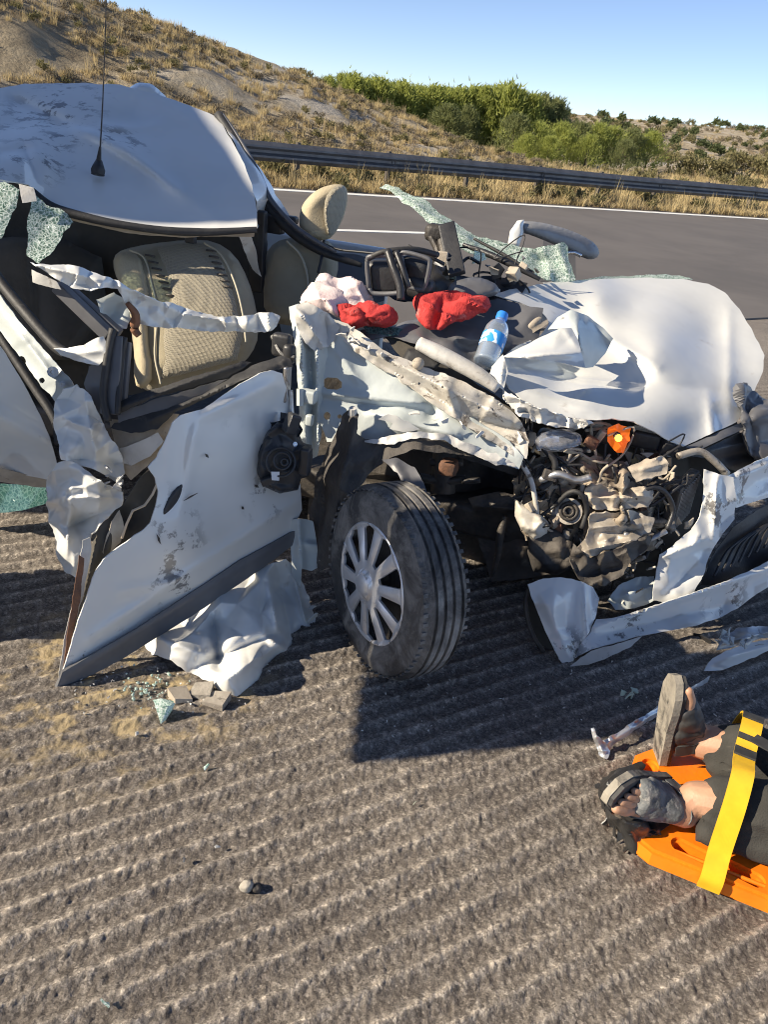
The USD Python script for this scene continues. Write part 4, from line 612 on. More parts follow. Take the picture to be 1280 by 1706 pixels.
# wheel arch liner
part('wheel_arch', sheet([(516, 935, 1.84), (516, 860, 1.86), (528, 790, 1.88), (552, 735, 1.90), (572, 694, 1.90), (588, 676, 1.90), (597, 690, 1.89), (594, 722, 1.88), (610, 733, 1.87), (660, 726, 1.87), (700, 720, 1.87), (760, 732, 1.88), (800, 752, 1.88), (790, 764, 1.86), (740, 752, 1.84), (690, 748, 1.83), (650, 762, 1.82), (618, 785, 1.80), (590, 822, 1.77), (572, 868, 1.75), (560, 925, 1.74), (540, 950, 1.78)], creases=[(540, 930, 590, 700, 9, .04), (560, 900, 640, 745, 7, -.03), (528, 930, 545, 760, 6, -.03)], facet=(26, .012), amp=.010, freq=14, step=4, jag=2.), 'arch_liner')
part('liner_tip', [tube([at(588, 690, 1.885), at(588, 680, 1.88)], [.013, .010], 8, 2)], 'torn_paint')
part('arch_lip', sheet([(600, 737, 1.86), (650, 726, 1.86), (700, 720, 1.86), (750, 726, 1.865), (800, 746, 1.87), (850, 768, 1.86), (862, 778, 1.85), (820, 772, 1.845), (780, 754, 1.845), (740, 736, 1.85), (700, 730, 1.845), (650, 738, 1.845)], creases=[(620, 738, 840, 770, 5, .015)], facet=(16, .010), amp=.008, freq=30, step=2.8, jag=2.), 'torn_paint')
part('peeled_liner', sheet([(636, 766, 1.80), (662, 764, 1.80), (690, 778, 1.78), (706, 806, 1.74), (716, 826, 1.72), (738, 858, 1.70), (756, 900, 1.69), (768, 945, 1.68), (760, 968, 1.68), (748, 940, 1.69), (732, 900, 1.70), (712, 860, 1.71), (690, 826, 1.72), (672, 806, 1.74), (664, 788, 1.77)], creases=[(660, 775, 750, 930, 5, .018)], facet=(18, .008), amp=.005, freq=20, step=3, jag=1.5), 'grey_trim')
part('wheel_well', sheet([(510, 960, 2.12), (515, 800, 2.15), (600, 720, 2.16), (760, 730, 2.16), (905, 740, 2.2), (1000, 850, 2.2), (960, 960, 2.1), (900, 990, 2.1), (780, 985, 2.12), (600, 985, 2.1)], bumps=[(760, 800, 40, .08), (860, 860, 50, .05)], amp=.02, freq=8, step=6), 'arch_liner')
part('strut', [tube(line([(716, 770, 1.98), (742, 772, 1.97), (772, 770, 1.96)]), .011, 8), tube(line([(700, 795, 1.97), (740, 802, 1.96), (776, 798, 1.95)]), .012, 8), tube([at(742, 745, 2.0), at(738, 820, 1.97)], .034, 14, 2), tube(line([(770, 802, 1.94), (800, 800, 1.93)]), .008, 8)], 'dark_metal', True)
part('strut_seat', [rbox(at(748, 778, 1.95), AX, (.05, .05, .045), .012)], 'rust')
part('chassis_rail', sheet([(780, 830, 1.98), (830, 820, 1.97), (880, 830, 1.95), (900, 850, 1.94), (880, 880, 1.94), (850, 890, 1.95), (838, 870, 1.96), (800, 872, 1.98)], creases=[(790, 845, 890, 850, 5, .02)], amp=.006, step=4), 'dark_metal')
part('brace', tube(line([(842, 860, 1.93), (834, 890, 1.92), (830, 925, 1.91), (820, 960, 1.9)]), [.008, .012, .010, .005], 8), 'dark_metal', True)
part('engine_cradle', sheet([(790, 880, 2.0), (840, 870, 2.0), (920, 900, 1.97), (960, 950, 1.93), (900, 960, 1.93), (820, 970, 1.95)], bumps=[(870, 920, 22, .05)], amp=.012, step=4), 'arch_liner')
# front wheel, knocked askew
vr = -ray(620, 972); vr /= np.linalg.norm(vr); rr_ = RT - (RT @ vr) * vr; rr_ /= np.linalg.norm(rr_); uu_ = np.cross(vr, rr_)
ca_ = .47; sa_ = math.sqrt(1 - ca_ ** 2); WN = ca_ * vr + sa_ * (-.983 * rr_ - .18 * uu_); WN /= np.linalg.norm(WN)
TR, TW = .232, .125
low = math.sqrt(1 - WN[2] ** 2) * TR
hub = None
for d in np.arange(1.45, 1.8, .002):
    h_ = at(620, 972, d); cc = h_ - WN * TW * .5
    if cc[2] - low - abs(WN[2]) * TW * .5 < -.004: hub = h_; break
if hub is None: hub = at(620, 972, 1.6)
wc_ = hub - WN * (TW * .5 - .004)
wh = part('wheel', [wheelmesh(wc_, WN, TR, TW)], 'tyre_rubber', 30)
def onwheel(m_): m_.apply_transform(trimesh.geometry.align_vectors([0, 0, 1], WN)); m_.apply_translation(wc_); return m_
for k, zz in enumerate((-.052, .052)):
    ring = []
    for i in range(64):
        b = trimesh.creation.box((.0035, .0085, .016)); b.apply_translation((TR - .0112, 0, zz)); b.apply_transform(trimesh.transformations.rotation_matrix(i * 2 * math.pi / 64 + .03 * k, [0, 0, 1])); ring.append(b)
    q = obj('tread_blocks', onwheel(trimesh.util.concatenate(ring)), 'tyre_rubber', wh, False); stage.GetPrimAtPath(q).SetCustomDataByKey('kind', 'stuff')
obj('rim', onwheel(trimesh.creation.revolve(np.array([(.02, .02), (.10, .02), (.14, .03), (.150, .05), (.150, -.05), (.02, -.06), (.02, .02)]), sections=48)), 'dark_metal', wh, 30)
RH = .158
disc = Point(0, 0).buffer(RH, 48); holes_ = []
for i in range(10):
    a0 = 2 * math.pi * (i + .5) / 10
    for da in (0,):
        w1, w2_ = (.055, .155) if i % 2 else (.045, .145); r1, r2 = .062, .130
        holes_.append(Polygon([(r1 * math.cos(a0 - w1), r1 * math.sin(a0 - w1)), (r2 * math.cos(a0 - w2_), r2 * math.sin(a0 - w2_)), ((r2 + .006) * math.cos(a0), (r2 + .006) * math.sin(a0)), (r2 * math.cos(a0 + w2_), r2 * math.sin(a0 + w2_)), (r1 * math.cos(a0 + w1), r1 * math.sin(a0 + w1))]).buffer(.006).buffer(-.002))
cap = disc.difference(shapely.union_all(holes_))
hc = trimesh.creation.extrude_polygon(cap, .006, engine='earcut')
hc = trimesh.Trimesh(*trimesh.remesh.subdivide_to_size(hc.vertices, hc.faces, .010), process=True); hc.merge_vertices()
rr2 = np.hypot(hc.vertices[:, 0], hc.vertices[:, 1]); an2 = np.arctan2(hc.vertices[:, 1], hc.vertices[:, 0])
hc.vertices[:, 2] += .055 + .016 * sm(rr2, .15, .02) - .012 * sm(rr2, .138, .160) + .006 * np.exp(-((rr2 - .145) / .006) ** 2) + .005 * np.cos(an2 * 10) * sm(rr2, .04, .09) * sm(rr2, .15, .12) + .008 * sm(rr2, .036, .028)
obj('hubcap', onwheel(hc), 'hubcap_silver', wh, 30, 'scuffed silver hubcap with ten spokes')
obj('hub', onwheel(trimesh.creation.revolve(np.array([(0, .091), (.018, .090), (.026, .085), (.028, .073), (0, .073)]), sections=32)), 'hubcap_silver', wh, 30)

# hood, folded and torn
HOOD = [(822, 490, 2.34), (850, 482, 2.42), (900, 474, 2.55), (960, 468, 2.68), (1020, 464, 2.80), (1080, 463, 2.88), (1140, 466, 2.92), (1180, 474, 2.92), (1208, 490, 2.88), (1232, 516, 2.80), (1252, 545, 2.70), (1266, 572, 2.62), (1274, 592, 2.55), (1270, 620, 2.46), (1258, 650, 2.38), (1242, 682, 2.28), (1226, 704, 2.2), (1200, 716, 2.14), (1170, 730, 2.08), (1140, 744, 2.02), (1118, 736, 2.0), (1090, 718, 1.99), (1056, 702, 1.98), (1020, 698, 1.96), (980, 700, 1.94), (940, 694, 1.93), (900, 682, 1.93), (872, 668, 1.94), (848, 648, 1.96), (832, 622, 2.0), (836, 596, 2.06), (862, 576, 2.14), (900, 560, 2.22), (915, 540, 2.3), (900, 520, 2.36), (868, 505, 2.36)]
part('hood', sheet(HOOD, ctrl=[(1050, 510, 2.62), (1120, 540, 2.56), (1180, 560, 2.60), (1000, 500, 2.56), (1180, 640, 2.28), (1060, 620, 2.24), (1000, 620, 2.20), (930, 625, 2.13), (900, 640, 2.03), (980, 660, 2.02), (1080, 680, 2.05), (1160, 690, 2.12), (1090, 590, 2.30), (960, 540, 2.42)],
    bumps=[(1080, 550, 80, .03), (1150, 712, 30, -.012), (1225, 580, 30, -.012)], creases=[(850, 612, 1060, 640, 9, -.035), (1060, 638, 1210, 655, 14, -.02), (1010, 560, 1095, 612, 8, .03), (1180, 660, 1190, 735, 8, .02), (1215, 520, 1215, 690, 12, .02), (900, 486, 1000, 560, 14, -.02), (880, 655, 1000, 690, 8, .015)], amp=.005, freq=5, step=5, jag=.8, thick=.003), 'clean_paint')
part('hood_flap', sheet([(838, 594, 1.99), (870, 578, 2.01), (905, 560, 2.04), (935, 547, 2.07), (952, 546, 2.08), (962, 562, 2.06), (968, 582, 2.03), (976, 612, 1.98), (940, 606, 1.96), (900, 599, 1.96), (860, 596, 1.97)], creases=[(845, 594, 966, 588, 4, .03), (940, 548, 968, 584, 5, .012)], facet=(40, .010), amp=.003, freq=10, step=3.5, jag=.7, thick=.003), 'clean_paint')
part('hood_flap', sheet([(914, 550, 2.18), (930, 530, 2.21), (952, 518, 2.23), (980, 527, 2.24), (1004, 546, 2.24), (1022, 564, 2.23), (1008, 590, 2.20), (988, 612, 2.16), (974, 614, 2.10), (966, 580, 2.09), (952, 546, 2.12)], creases=[(960, 525, 975, 610, 6, .03), (985, 540, 1015, 580, 5, -.02)], facet=(30, .016), amp=.004, freq=10, step=3.5, jag=.8, thick=.003), 'body_primer')
part('hood_flap', sheet([(820, 612, 2.0), (838, 592, 2.0), (846, 620, 1.97), (838, 650, 1.94), (824, 642, 1.96), (816, 626, 1.98)], creases=[(838, 595, 832, 645, 4, .02)], amp=.004, step=3), 'white_paint')
part('hood_hinge', sheet([(868, 545, 2.24), (880, 525, 2.28), (902, 520, 2.30), (914, 540, 2.26), (896, 552, 2.22), (880, 562, 2.2)], creases=[(875, 550, 905, 525, 4, .02)], amp=.008, step=3), 'dusty_tan')
# crushed front end
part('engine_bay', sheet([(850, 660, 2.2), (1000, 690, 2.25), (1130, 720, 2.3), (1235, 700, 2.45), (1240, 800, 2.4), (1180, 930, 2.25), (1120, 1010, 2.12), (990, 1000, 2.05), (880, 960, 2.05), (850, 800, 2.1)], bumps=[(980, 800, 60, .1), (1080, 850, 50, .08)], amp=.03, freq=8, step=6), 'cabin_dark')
part('crushed_core', sheet([(884, 770, 1.975), (905, 752, 1.995), (950, 758, 1.995), (1000, 762, 2.005), (1050, 770, 2.015), (1100, 780, 2.035), (1130, 800, 2.035), (1140, 840, 2.015), (1120, 880, 1.985), (1085, 915, 1.945), (1040, 950, 1.905), (985, 955, 1.885), (950, 915, 1.905), (872, 900, 1.925), (858, 850, 1.945), (856, 800, 1.965)], creases=[(900, 800, 1120, 820, 8, .05), (930, 860, 1100, 870, 8, .05), (960, 770, 970, 930, 7, -.05), (1040, 770, 1035, 930, 7, .05)], facet=(15, .045), amp=.008, freq=17, step=2.8, jag=5, thick=.004), 'crushed_metal')
part('headlamp', sheet([(888, 728, 1.94), (905, 718, 1.95), (940, 712, 1.96), (966, 722, 1.96), (972, 738, 1.94), (945, 752, 1.92), (915, 754, 1.91), (892, 744, 1.92)], dome=.03, domew=14, amp=.004, step=3, ck=1), 'lamp_lens')
part('reflector', sheet([(892, 732, 1.98), (920, 718, 1.99), (960, 722, 1.99), (966, 740, 1.97), (930, 752, 1.95), (898, 748, 1.95)], dome=-.03, domew=14, amp=.006, freq=30, step=3), 'chrome')
part('lamp_housing', [rbox(at(930, 735, 2.03), AX, (.12, .06, .05), .015), rbox(at(1000, 722, 2.06), AX, (.09, .06, .04), .01), rbox(at(1075, 730, 2.06), AX, (.08, .06, .05), .01)], 'black_plastic')
sig = part('turn_signal', [m3.Manifold.sphere(.0095, 20).translate(tuple(at(1031, 730, 1.945)))][0], 'lamp_lit', True, 'glowing orange indicator bulb')
obj('lens', sheet([(1013, 714, 1.975), (1030, 708, 1.975), (1050, 715, 1.975), (1050, 738, 1.96), (1038, 756, 1.955), (1022, 750, 1.96), (1013, 736, 1.97)], facet=(9, .012), amp=.003, freq=26, step=2.2, jag=2.5), 'amber_lens', sig)
obj('bulb_socket', tube([at(1030, 729, 1.955), at(1026, 716, 2.0)], [.009, .013], 10, 2), 'dark_metal', sig, True)
part('bumper_bracket', sheet([(1046, 778, 1.92), (1075, 765, 1.93), (1106, 760, 1.94), (1116, 772, 1.93), (1112, 790, 1.91), (1080, 796, 1.90), (1060, 802, 1.90)], creases=[(1050, 785, 1112, 772, 4, .012)], facet=(16, .008), amp=.006, freq=30, step=2.5, jag=2., thick=.004), 'dusty_tan')
part('front_panel', sheet([(975, 815, 1.90), (1000, 806, 1.91), (1030, 818, 1.91), (1060, 812, 1.91), (1085, 806, 1.92), (1092, 825, 1.91), (1080, 845, 1.89), (1040, 848, 1.88), (1000, 850, 1.88), (980, 842, 1.89)], creases=[(985, 830, 1085, 828, 5, .025), (1030, 815, 1034, 848, 4, -.02)], facet=(14, .022), amp=.003, freq=30, step=2.5, jag=3.5, thick=.004), 'dusty_tan')
part('front_panel', sheet([(985, 858, 1.87), (1020, 852, 1.88), (1060, 852, 1.89), (1090, 862, 1.89), (1086, 884, 1.88), (1062, 900, 1.86), (1030, 912, 1.85), (1000, 922, 1.83), (975, 930, 1.82), (960, 918, 1.83), (978, 890, 1.85)], creases=[(980, 880, 1080, 872, 6, .025), (965, 920, 1080, 895, 5, .02)], bumps=[(1048, 875, 12, -.02)], facet=(16, .018), amp=.003, freq=26, step=2.5, jag=3., thick=.004, holes=[[(1047 + 5 * math.cos(a), 874 + 4 * math.sin(a)) for a in np.linspace(0, 6, 9)]]), 'dusty_alloy')
part('front_lip', sheet([(955, 905, 1.84), (985, 930, 1.82), (1030, 915, 1.83), (1070, 896, 1.85), (1090, 890, 1.86), (1078, 915, 1.85), (1050, 938, 1.83), (1040, 958, 1.82), (1010, 975, 1.80), (985, 978, 1.79), (965, 962, 1.80), (950, 935, 1.82)], creases=[(960, 920, 1075, 900, 4, .03), (975, 955, 1035, 945, 6, -.03), (1000, 930, 1005, 975, 4, .02)], bumps=[(1000, 950, 16, -.03)], facet=(18, .018), amp=.008, freq=14, step=3, jag=1.4, thick=.004), 'arch_liner')
part('horn_cover', sheet([(858, 832, 1.91), (875, 842, 1.90), (900, 858, 1.89), (918, 874, 1.89), (912, 890, 1.88), (890, 900, 1.88), (868, 880, 1.89), (858, 860, 1.90)], dome=.03, domew=12, facet=(16, .010), amp=.004, step=3), 'dirty_paint')
part('chassis_end', sheet([(880, 890, 1.90), (920, 880, 1.90), (955, 905, 1.88), (960, 945, 1.86), (930, 960, 1.87), (890, 950, 1.89), (876, 920, 1.90)], dome=.03, domew=16, facet=(18, .016), amp=.012, freq=12, step=3.5), 'arch_liner')
part('canister', tube(line([(945, 835, 1.93), (958, 862, 1.91)]), [.024, .026], 12, 2), 'black_plastic', True)
rad_o, rad_e = at(1132, 836, 2.02), axes((.55, .8, .1)); rad = part('radiator', [rbox(rad_o, rad_e, (.16, .03, .15), .006)], 'dark_metal', 35, 'bent dark radiator')
for k in range(11): obj('fin', rbox(rad_o + rad_e[0] * (-.07 + k * .014) - rad_e[1] * .017 * np.sign(rad_e[1] @ (rad_o - EYE)), rad_e, (.005, .006, .13), .001, 4), 'bare_steel', rad)
alt = part('alternator', tube([at(948, 852, 1.90), at(955, 850, 1.98)], .036, 24, 2, smooth=False), 'dusty_alloy', 30)
obj('pulley', [ringat(948, 852, 1.895, .022, .005), ringat(948, 852, 1.892, .012, .004)], 'dark_metal', alt, True)
part('fan_shroud', tube(line([(1058, 830, 1.90), (1085, 812, 1.91), (1110, 822, 1.92), (1122, 850, 1.92), (1112, 882, 1.90)]), .007, 8), 'black_plastic', True)
part('coolant_pipe', [tube(line([(900, 800, 1.90), (930, 790, 1.89), (960, 800, 1.885), (985, 795, 1.885)]), .010, 10), tube(line([(1040, 890, 1.86), (1075, 900, 1.87), (1110, 885, 1.89)]), .008, 10)], 'bare_steel', True)
part('hose', tube(line([(905, 745, 1.94), (925, 770, 1.92), (918, 800, 1.91), (900, 815, 1.90)]), .009, 8), 'black_rubber', True)
part('hose', tube(line([(925, 842, 1.90), (950, 820, 1.89), (970, 825, 1.88), (978, 850, 1.88), (970, 880, 1.87)]), .007, 8), 'black_rubber', True)
part('hose', tube(line([(1130, 760, 1.98), (1165, 752, 2.0), (1190, 768, 2.0), (1212, 790, 2.0)]), .010, 8), 'dusty_alloy', True)
part('hose', tube(line([(868, 770, 1.9), (885, 800, 1.9), (893, 840, 1.89), (896, 870, 1.88)]), .007, 8), 'dirty_paint', True)
rs = np.random.RandomState(17)
def inside(x, y): return Polygon([(860, 700), (960, 705), (1120, 740), (1150, 760), (1140, 830), (1090, 900), (1060, 960), (960, 950), (900, 890), (870, 800)]).contains(Point(x, y))
mats_ = ['dusty_tan', 'dusty_alloy', 'dark_metal', 'black_plastic', 'dusty_tan', 'arch_liner', 'dirty_paint', 'dusty_alloy', 'rust', 'dusty_tan']
kk = 0
while kk < 270:
    x, y = rs.uniform(860, 1160), rs.uniform(700, 960)
    if not inside(x, y): continue
    if (1005 < x < 1060 and 705 < y < 765) or (885 < x < 970 and 712 < y < 750): continue
    t = (x - 860) / 300; d = 1.93 + .08 * t + rs.uniform(-.05, .10) - (y - 820) * .0003; mt = mats_[rs.randint(len(mats_))]; c = at(x, y, d); kind = rs.rand()
    if kind < .42: part('broken_bracket', shard(c, rs.uniform(.010, .034), 500 + kk, .003), mt)
    elif kind < .60:
        A = trimesh.transformations.random_rotation_matrix(rs.rand(3))[:3, :3]; part('broken_casting', rbox(c, A, rs.uniform(.014, .042, 3), .004), mt)
    elif kind < .85:
        q = [c + rs.normal(0, .03, 3) * [1, .5, 1] for _ in range(4)]; part('loose_wire', tube(q, rs.uniform(.002, .0045), 6, 5), rs.choice(['wire_sleeve', 'black_plastic', 'dusty_tan', 'wire_sleeve']), True)
    else:
        dd = rs.normal(size=3) * [1, .5, .8]; dd /= np.linalg.norm(dd); part('bolt_stub', tube([c, c + dd * .04], .006, 8, 1, smooth=False), mt)
    kk += 1
# grille side and bumper
part('grille_pillar', sheet([(1174, 782, 1.98), (1198, 790, 1.98), (1222, 796, 1.99), (1226, 830, 1.98), (1224, 866, 1.97), (1204, 890, 1.95), (1184, 925, 1.92), (1168, 965, 1.89), (1148, 995, 1.87), (1118, 1004, 1.85), (1088, 1000, 1.84), (1094, 960, 1.85), (1098, 925, 1.87), (1124, 906, 1.89), (1152, 884, 1.92), (1168, 860, 1.94), (1172, 820, 1.97)], creases=[(1195, 795, 1190, 900, 6, .025), (1100, 930, 1175, 900, 6, .02), (1110, 990, 1170, 930, 7, -.015)], facet=(26, .012), amp=.005, freq=12, step=3.5, jag=1.4, thick=.003), 'bumper_paint')
part('torn_edge', [shard(at(x, y, d), sz, 360 + k, .004) for k, (x, y, d, sz) in enumerate([(1118, 872, 1.92, .03), (1135, 866, 1.92, .026), (1150, 874, 1.93, .026), (1128, 882, 1.91, .024), (1100, 905, 1.89, .02), (1085, 945, 1.86, .022), (1060, 985, 1.84, .03), (1040, 1000, 1.83, .022)])], 'dusty_alloy')
part('inner_bumper', sheet([(1030, 975, 1.86), (1060, 962, 1.88), (1092, 958, 1.90), (1090, 1000, 1.86), (1060, 1012, 1.84), (1026, 1016, 1.83), (1014, 1000, 1.84)], creases=[(1020, 1000, 1090, 975, 6, .02)], facet=(20, .014), amp=.008, freq=16, step=3.5), 'body_primer')
part('bumper_corner', sheet([(880, 974, 1.72), (905, 964, 1.74), (935, 962, 1.76), (968, 968, 1.78), (988, 978, 1.79), (998, 998, 1.77), (992, 1030, 1.74), (980, 1056, 1.71), (966, 1080, 1.69), (956, 1100, 1.67), (946, 1112, 1.655), (932, 1098, 1.66), (916, 1066, 1.67), (900, 1030, 1.69), (888, 1000, 1.71)], creases=[(972, 975, 978, 1060, 6, .02), (900, 985, 950, 1100, 12, .012)], bumps=[(930, 1000, 30, .02)], facet=(36, .008), amp=.003, freq=8, step=3.5, jag=.8, thick=.004), 'bumper_paint')
part('bumper_inside', [tube(line([(884, 974, 1.74), (876, 1000, 1.73), (880, 1035, 1.71), (892, 1065, 1.69), (906, 1086, 1.68)]), .006, 8)], 'dark_metal', True)
part('bumper_inside', sheet([(882, 978, 1.78), (892, 1000, 1.76), (912, 1050, 1.73), (925, 1085, 1.70), (900, 1075, 1.72), (884, 1040, 1.75), (878, 1000, 1.78)], amp=.004, step=4), 'cabin_dark')
part('bumper', sheet([(994, 1032, 1.74), (1020, 1030, 1.76), (1060, 1018, 1.79), (1100, 1006, 1.82), (1150, 990, 1.87), (1200, 972, 1.93), (1250, 950, 2.0), (1300, 926, 2.08), (1400, 880, 2.22), (1400, 930, 2.2), (1300, 968, 2.06), (1262, 990, 2.0), (1228, 1014, 1.95), (1200, 1028, 1.91), (1160, 1042, 1.85), (1110, 1052, 1.79), (1060, 1060, 1.74), (1020, 1072, 1.70), (985, 1082, 1.67), (960, 1096, 1.655), (966, 1076, 1.68), (985, 1052, 1.71)], creases=[(990, 1044, 1290, 945, 6, .03), (1000, 1062, 1230, 1000, 8, -.012), (1210, 975, 1205, 1020, 5, -.01)], bumps=[(1200, 1010, 20, -.015)], facet=(40, .010), amp=.003, freq=8, step=4, jag=.8, thick=.004), 'bumper_paint')
part('bumper_lip', sheet([(950, 1110, 1.645), (985, 1084, 1.665), (1030, 1072, 1.69), (1070, 1060, 1.73), (1050, 1078, 1.70), (1015, 1095, 1.67), (980, 1108, 1.65)], amp=.003, step=4), 'torn_paint')
gr_ = part('grille', sheet([(1168, 975, 1.95), (1190, 925, 2.0), (1222, 880, 2.05), (1262, 850, 2.12), (1330, 820, 2.2), (1400, 800, 2.3), (1400, 880, 2.28), (1300, 925, 2.14), (1240, 955, 2.05), (1196, 976, 1.97)], bumps=[(1235, 920, 30, -.03)], amp=.005, freq=10, step=5), 'black_plastic')
for k in range(9):
    x0_, y0_ = 1190 + k * 14, 960 - k * 8.; obj('slat', tube(line([(x0_, y0_, 1.96 + k * .018), (x0_ + 22, y0_ - 42, 2.02 + k * .018), (x0_ + 60, y0_ - 72, 2.08 + k * .018)]), .004, 6), 'black_plastic', gr_, True)
part('front_trim', sheet([(1142, 745, 2.03), (1180, 728, 2.1), (1215, 712, 2.16), (1240, 702, 2.24), (1300, 690, 2.34), (1300, 705, 2.32), (1236, 716, 2.2), (1190, 738, 2.08), (1160, 752, 2.03)], creases=[(1150, 748, 1290, 698, 3, .012)], amp=.001, step=4, jag=.3), 'grey_trim')
part('front_trim', sheet([(1150, 760, 2.06), (1230, 722, 2.2), (1300, 705, 2.3), (1300, 760, 2.3), (1240, 790, 2.2), (1215, 780, 2.14), (1190, 765, 2.1)], creases=[(1190, 750, 1300, 725, 4, .02), (1200, 765, 1300, 742, 4, -.02)], amp=.006, step=4), 'black_plastic')
part('bumper_side', sheet([(1214, 794, 1.99), (1240, 778, 2.05), (1285, 757, 2.12), (1360, 730, 2.2), (1360, 805, 2.2), (1290, 826, 2.10), (1250, 838, 2.04), (1226, 846, 1.99)], creases=[(1216, 800, 1300, 768, 5, .02)], facet=(24, .012), amp=.004, freq=14, step=4), 'bumper_paint')
part('headlamp', sheet([(1228, 642, 2.28), (1244, 640, 2.30), (1252, 656, 2.30), (1290, 664, 2.34), (1320, 690, 2.36), (1320, 770, 2.3), (1270, 782, 2.2), (1244, 760, 2.18), (1234, 716, 2.2), (1230, 680, 2.24)], dome=.05, domew=14, creases=[(1240, 650, 1262, 770, 6, -.03), (1236, 700, 1300, 690, 5, .03)], amp=.02, freq=20, step=3, jag=3), 'grey_trim', 35, 'dark smashed far headlamp')  # lamp housing made up to fill a patch that cannot be read
part('hood_seam', sheet([(836, 648, 1.93), (856, 660, 1.92), (884, 676, 1.91), (920, 688, 1.91), (960, 698, 1.92), (992, 702, 1.93), (970, 714, 1.91), (930, 712, 1.90), (890, 702, 1.89), (862, 690, 1.90), (844, 672, 1.91)], creases=[(845, 660, 980, 705, 4, .02)], facet=(11, .02), amp=.004, freq=34, step=2.6, jag=3.5, thick=.003), 'torn_paint')
part('broken_undertray', [shard(at(1160, 1062, 1.86), .05, 801, .006), shard(at(1146, 1076, 1.84), .035, 802, .006), beam(at(1180, 1050, 1.90), at(1145, 1085, 1.82), .03, .012)], 'black_plastic')

# dashboard heap, airbag, windscreen, far door frame
part('airbag', sheet([(497, 508, 2.22), (503, 486, 2.24), (520, 470, 2.26), (540, 458, 2.28), (562, 462, 2.28), (588, 458, 2.29), (606, 476, 2.28), (622, 500, 2.26), (640, 525, 2.22), (620, 545, 2.18), (588, 548, 2.15), (560, 530, 2.14), (530, 512, 2.16), (510, 512, 2.19)], creases=[(520, 475, 560, 525, 7, .03), (560, 465, 590, 535, 7, -.025), (510, 500, 610, 490, 6, .02), (590, 465, 620, 520, 6, .03), (535, 490, 545, 520, 5, -.02)], dome=.05, domew=25, amp=.018, freq=22, step=2.8, jag=1., ck=2), 'airbag_cloth')
vt = part('air_vent', [rbox(at(640, 462, 2.26), axes((1, -.2, .15)), (.10, .05, .095), .02, 12)], 'black_plastic')
def frame(c, ax, w, h, r):
    c = np.asarray(c); P = [c + ax[0] * a * w / 2 + ax[2] * b * h / 2 for a, b in ((-1, -.7), (-.7, -1), (.7, -1), (1, -.7), (1, .7), (.7, 1), (-.7, 1), (-1, .7), (-1, -.7))]; return tube(P, r, 8, 4)
ax1 = axes((1, -.25, .2))
obj('vent_frame', frame(at(642, 458, 2.22), ax1, .10, .10, .007), 'grey_trim', vt, True)
vt2 = part('air_vent', [rbox(at(690, 455, 2.24), axes((1, -.3, -.1)), (.09, .06, .085), .02, 12), rbox(at(700, 480, 2.22), axes((1, -.3, -.1)), (.08, .06, .06), .02, 12)], 'black_plastic')
obj('vent_frame', frame(at(688, 452, 2.2), axes((1, -.3, -.1)), .085, .085, .006), 'grey_trim', vt2, True)
part('dash_bracket', [tube(line([(646, 418, 2.2), (655, 445, 2.17), (666, 475, 2.15), (668, 500, 2.14)]), .011, 8), tube(line([(660, 420, 2.2), (672, 450, 2.17), (680, 480, 2.16)]), .009, 8)], 'black_plastic', True)
part('dash_bracket', [tube(line([(612, 432, 2.24), (640, 420, 2.22), (690, 416, 2.24), (730, 425, 2.28)]), .008, 8), tube(line([(680, 410, 2.3), (720, 430, 2.28), (740, 440, 2.3)]), .005, 8)], 'black_rubber', True)
part('dash_slab', [beam(at(744, 374, 2.44), at(762, 458, 2.30), .05, .02, .005, (0, 1, 0))], 'black_plastic')
part('wiper_motor', [rbox(at(726, 388, 2.46), AX, (.06, .05, .05), .014), tube(line([(716, 392, 2.45), (730, 420, 2.42), (738, 445, 2.38)]), .010, 8), tube(line([(736, 400, 2.43), (742, 430, 2.4), (745, 455, 2.36)]), .014, 8)], 'dark_metal')
part('dash_heap', sheet([(640, 440, 2.38), (700, 430, 2.42), (760, 450, 2.42), (820, 462, 2.45), (880, 470, 2.48), (870, 490, 2.42), (820, 500, 2.36), (740, 500, 2.3), (660, 500, 2.28), (625, 480, 2.3)], bumps=[(720, 470, 20, .05), (790, 475, 16, .05)], amp=.02, freq=12, step=4), 'black_plastic')
part('dash_pad', sheet([(745, 490, 2.26), (755, 470, 2.28), (780, 463, 2.30), (808, 464, 2.31), (830, 476, 2.30), (832, 490, 2.28), (800, 500, 2.25), (765, 502, 2.24)], dome=.04, domew=14, amp=.006, step=3, ck=1), 'grey_trim')
rs = np.random.RandomState(23)
for k in range(34):
    x, y = rs.uniform(700, 905), rs.uniform(425, 486); c = at(x, y, 2.34 + (x - 700) * .0008 + rs.uniform(-.05, .06)); r_ = rs.rand(); mt = rs.choice(['black_plastic', 'torn_paint', 'dusty_tan', 'dark_metal', 'grey_trim', 'dusty_tan', 'cracked_glass'])
    if r_ < .5: part('dash_fragment', shard(c, rs.uniform(.015, .04), 900 + k, .004), mt)
    elif r_ < .8: part('loose_wire', tube([c + rs.normal(0, .035, 3) * [1, .5, .8] for _ in range(4)], rs.uniform(.002, .005), 6, 5), 'wire_sleeve', True)
    else: part('dash_clip', rbox(c, trimesh.transformations.random_rotation_matrix(rs.rand(3))[:3, :3], rs.uniform(.015, .04, 3), .004), mt)
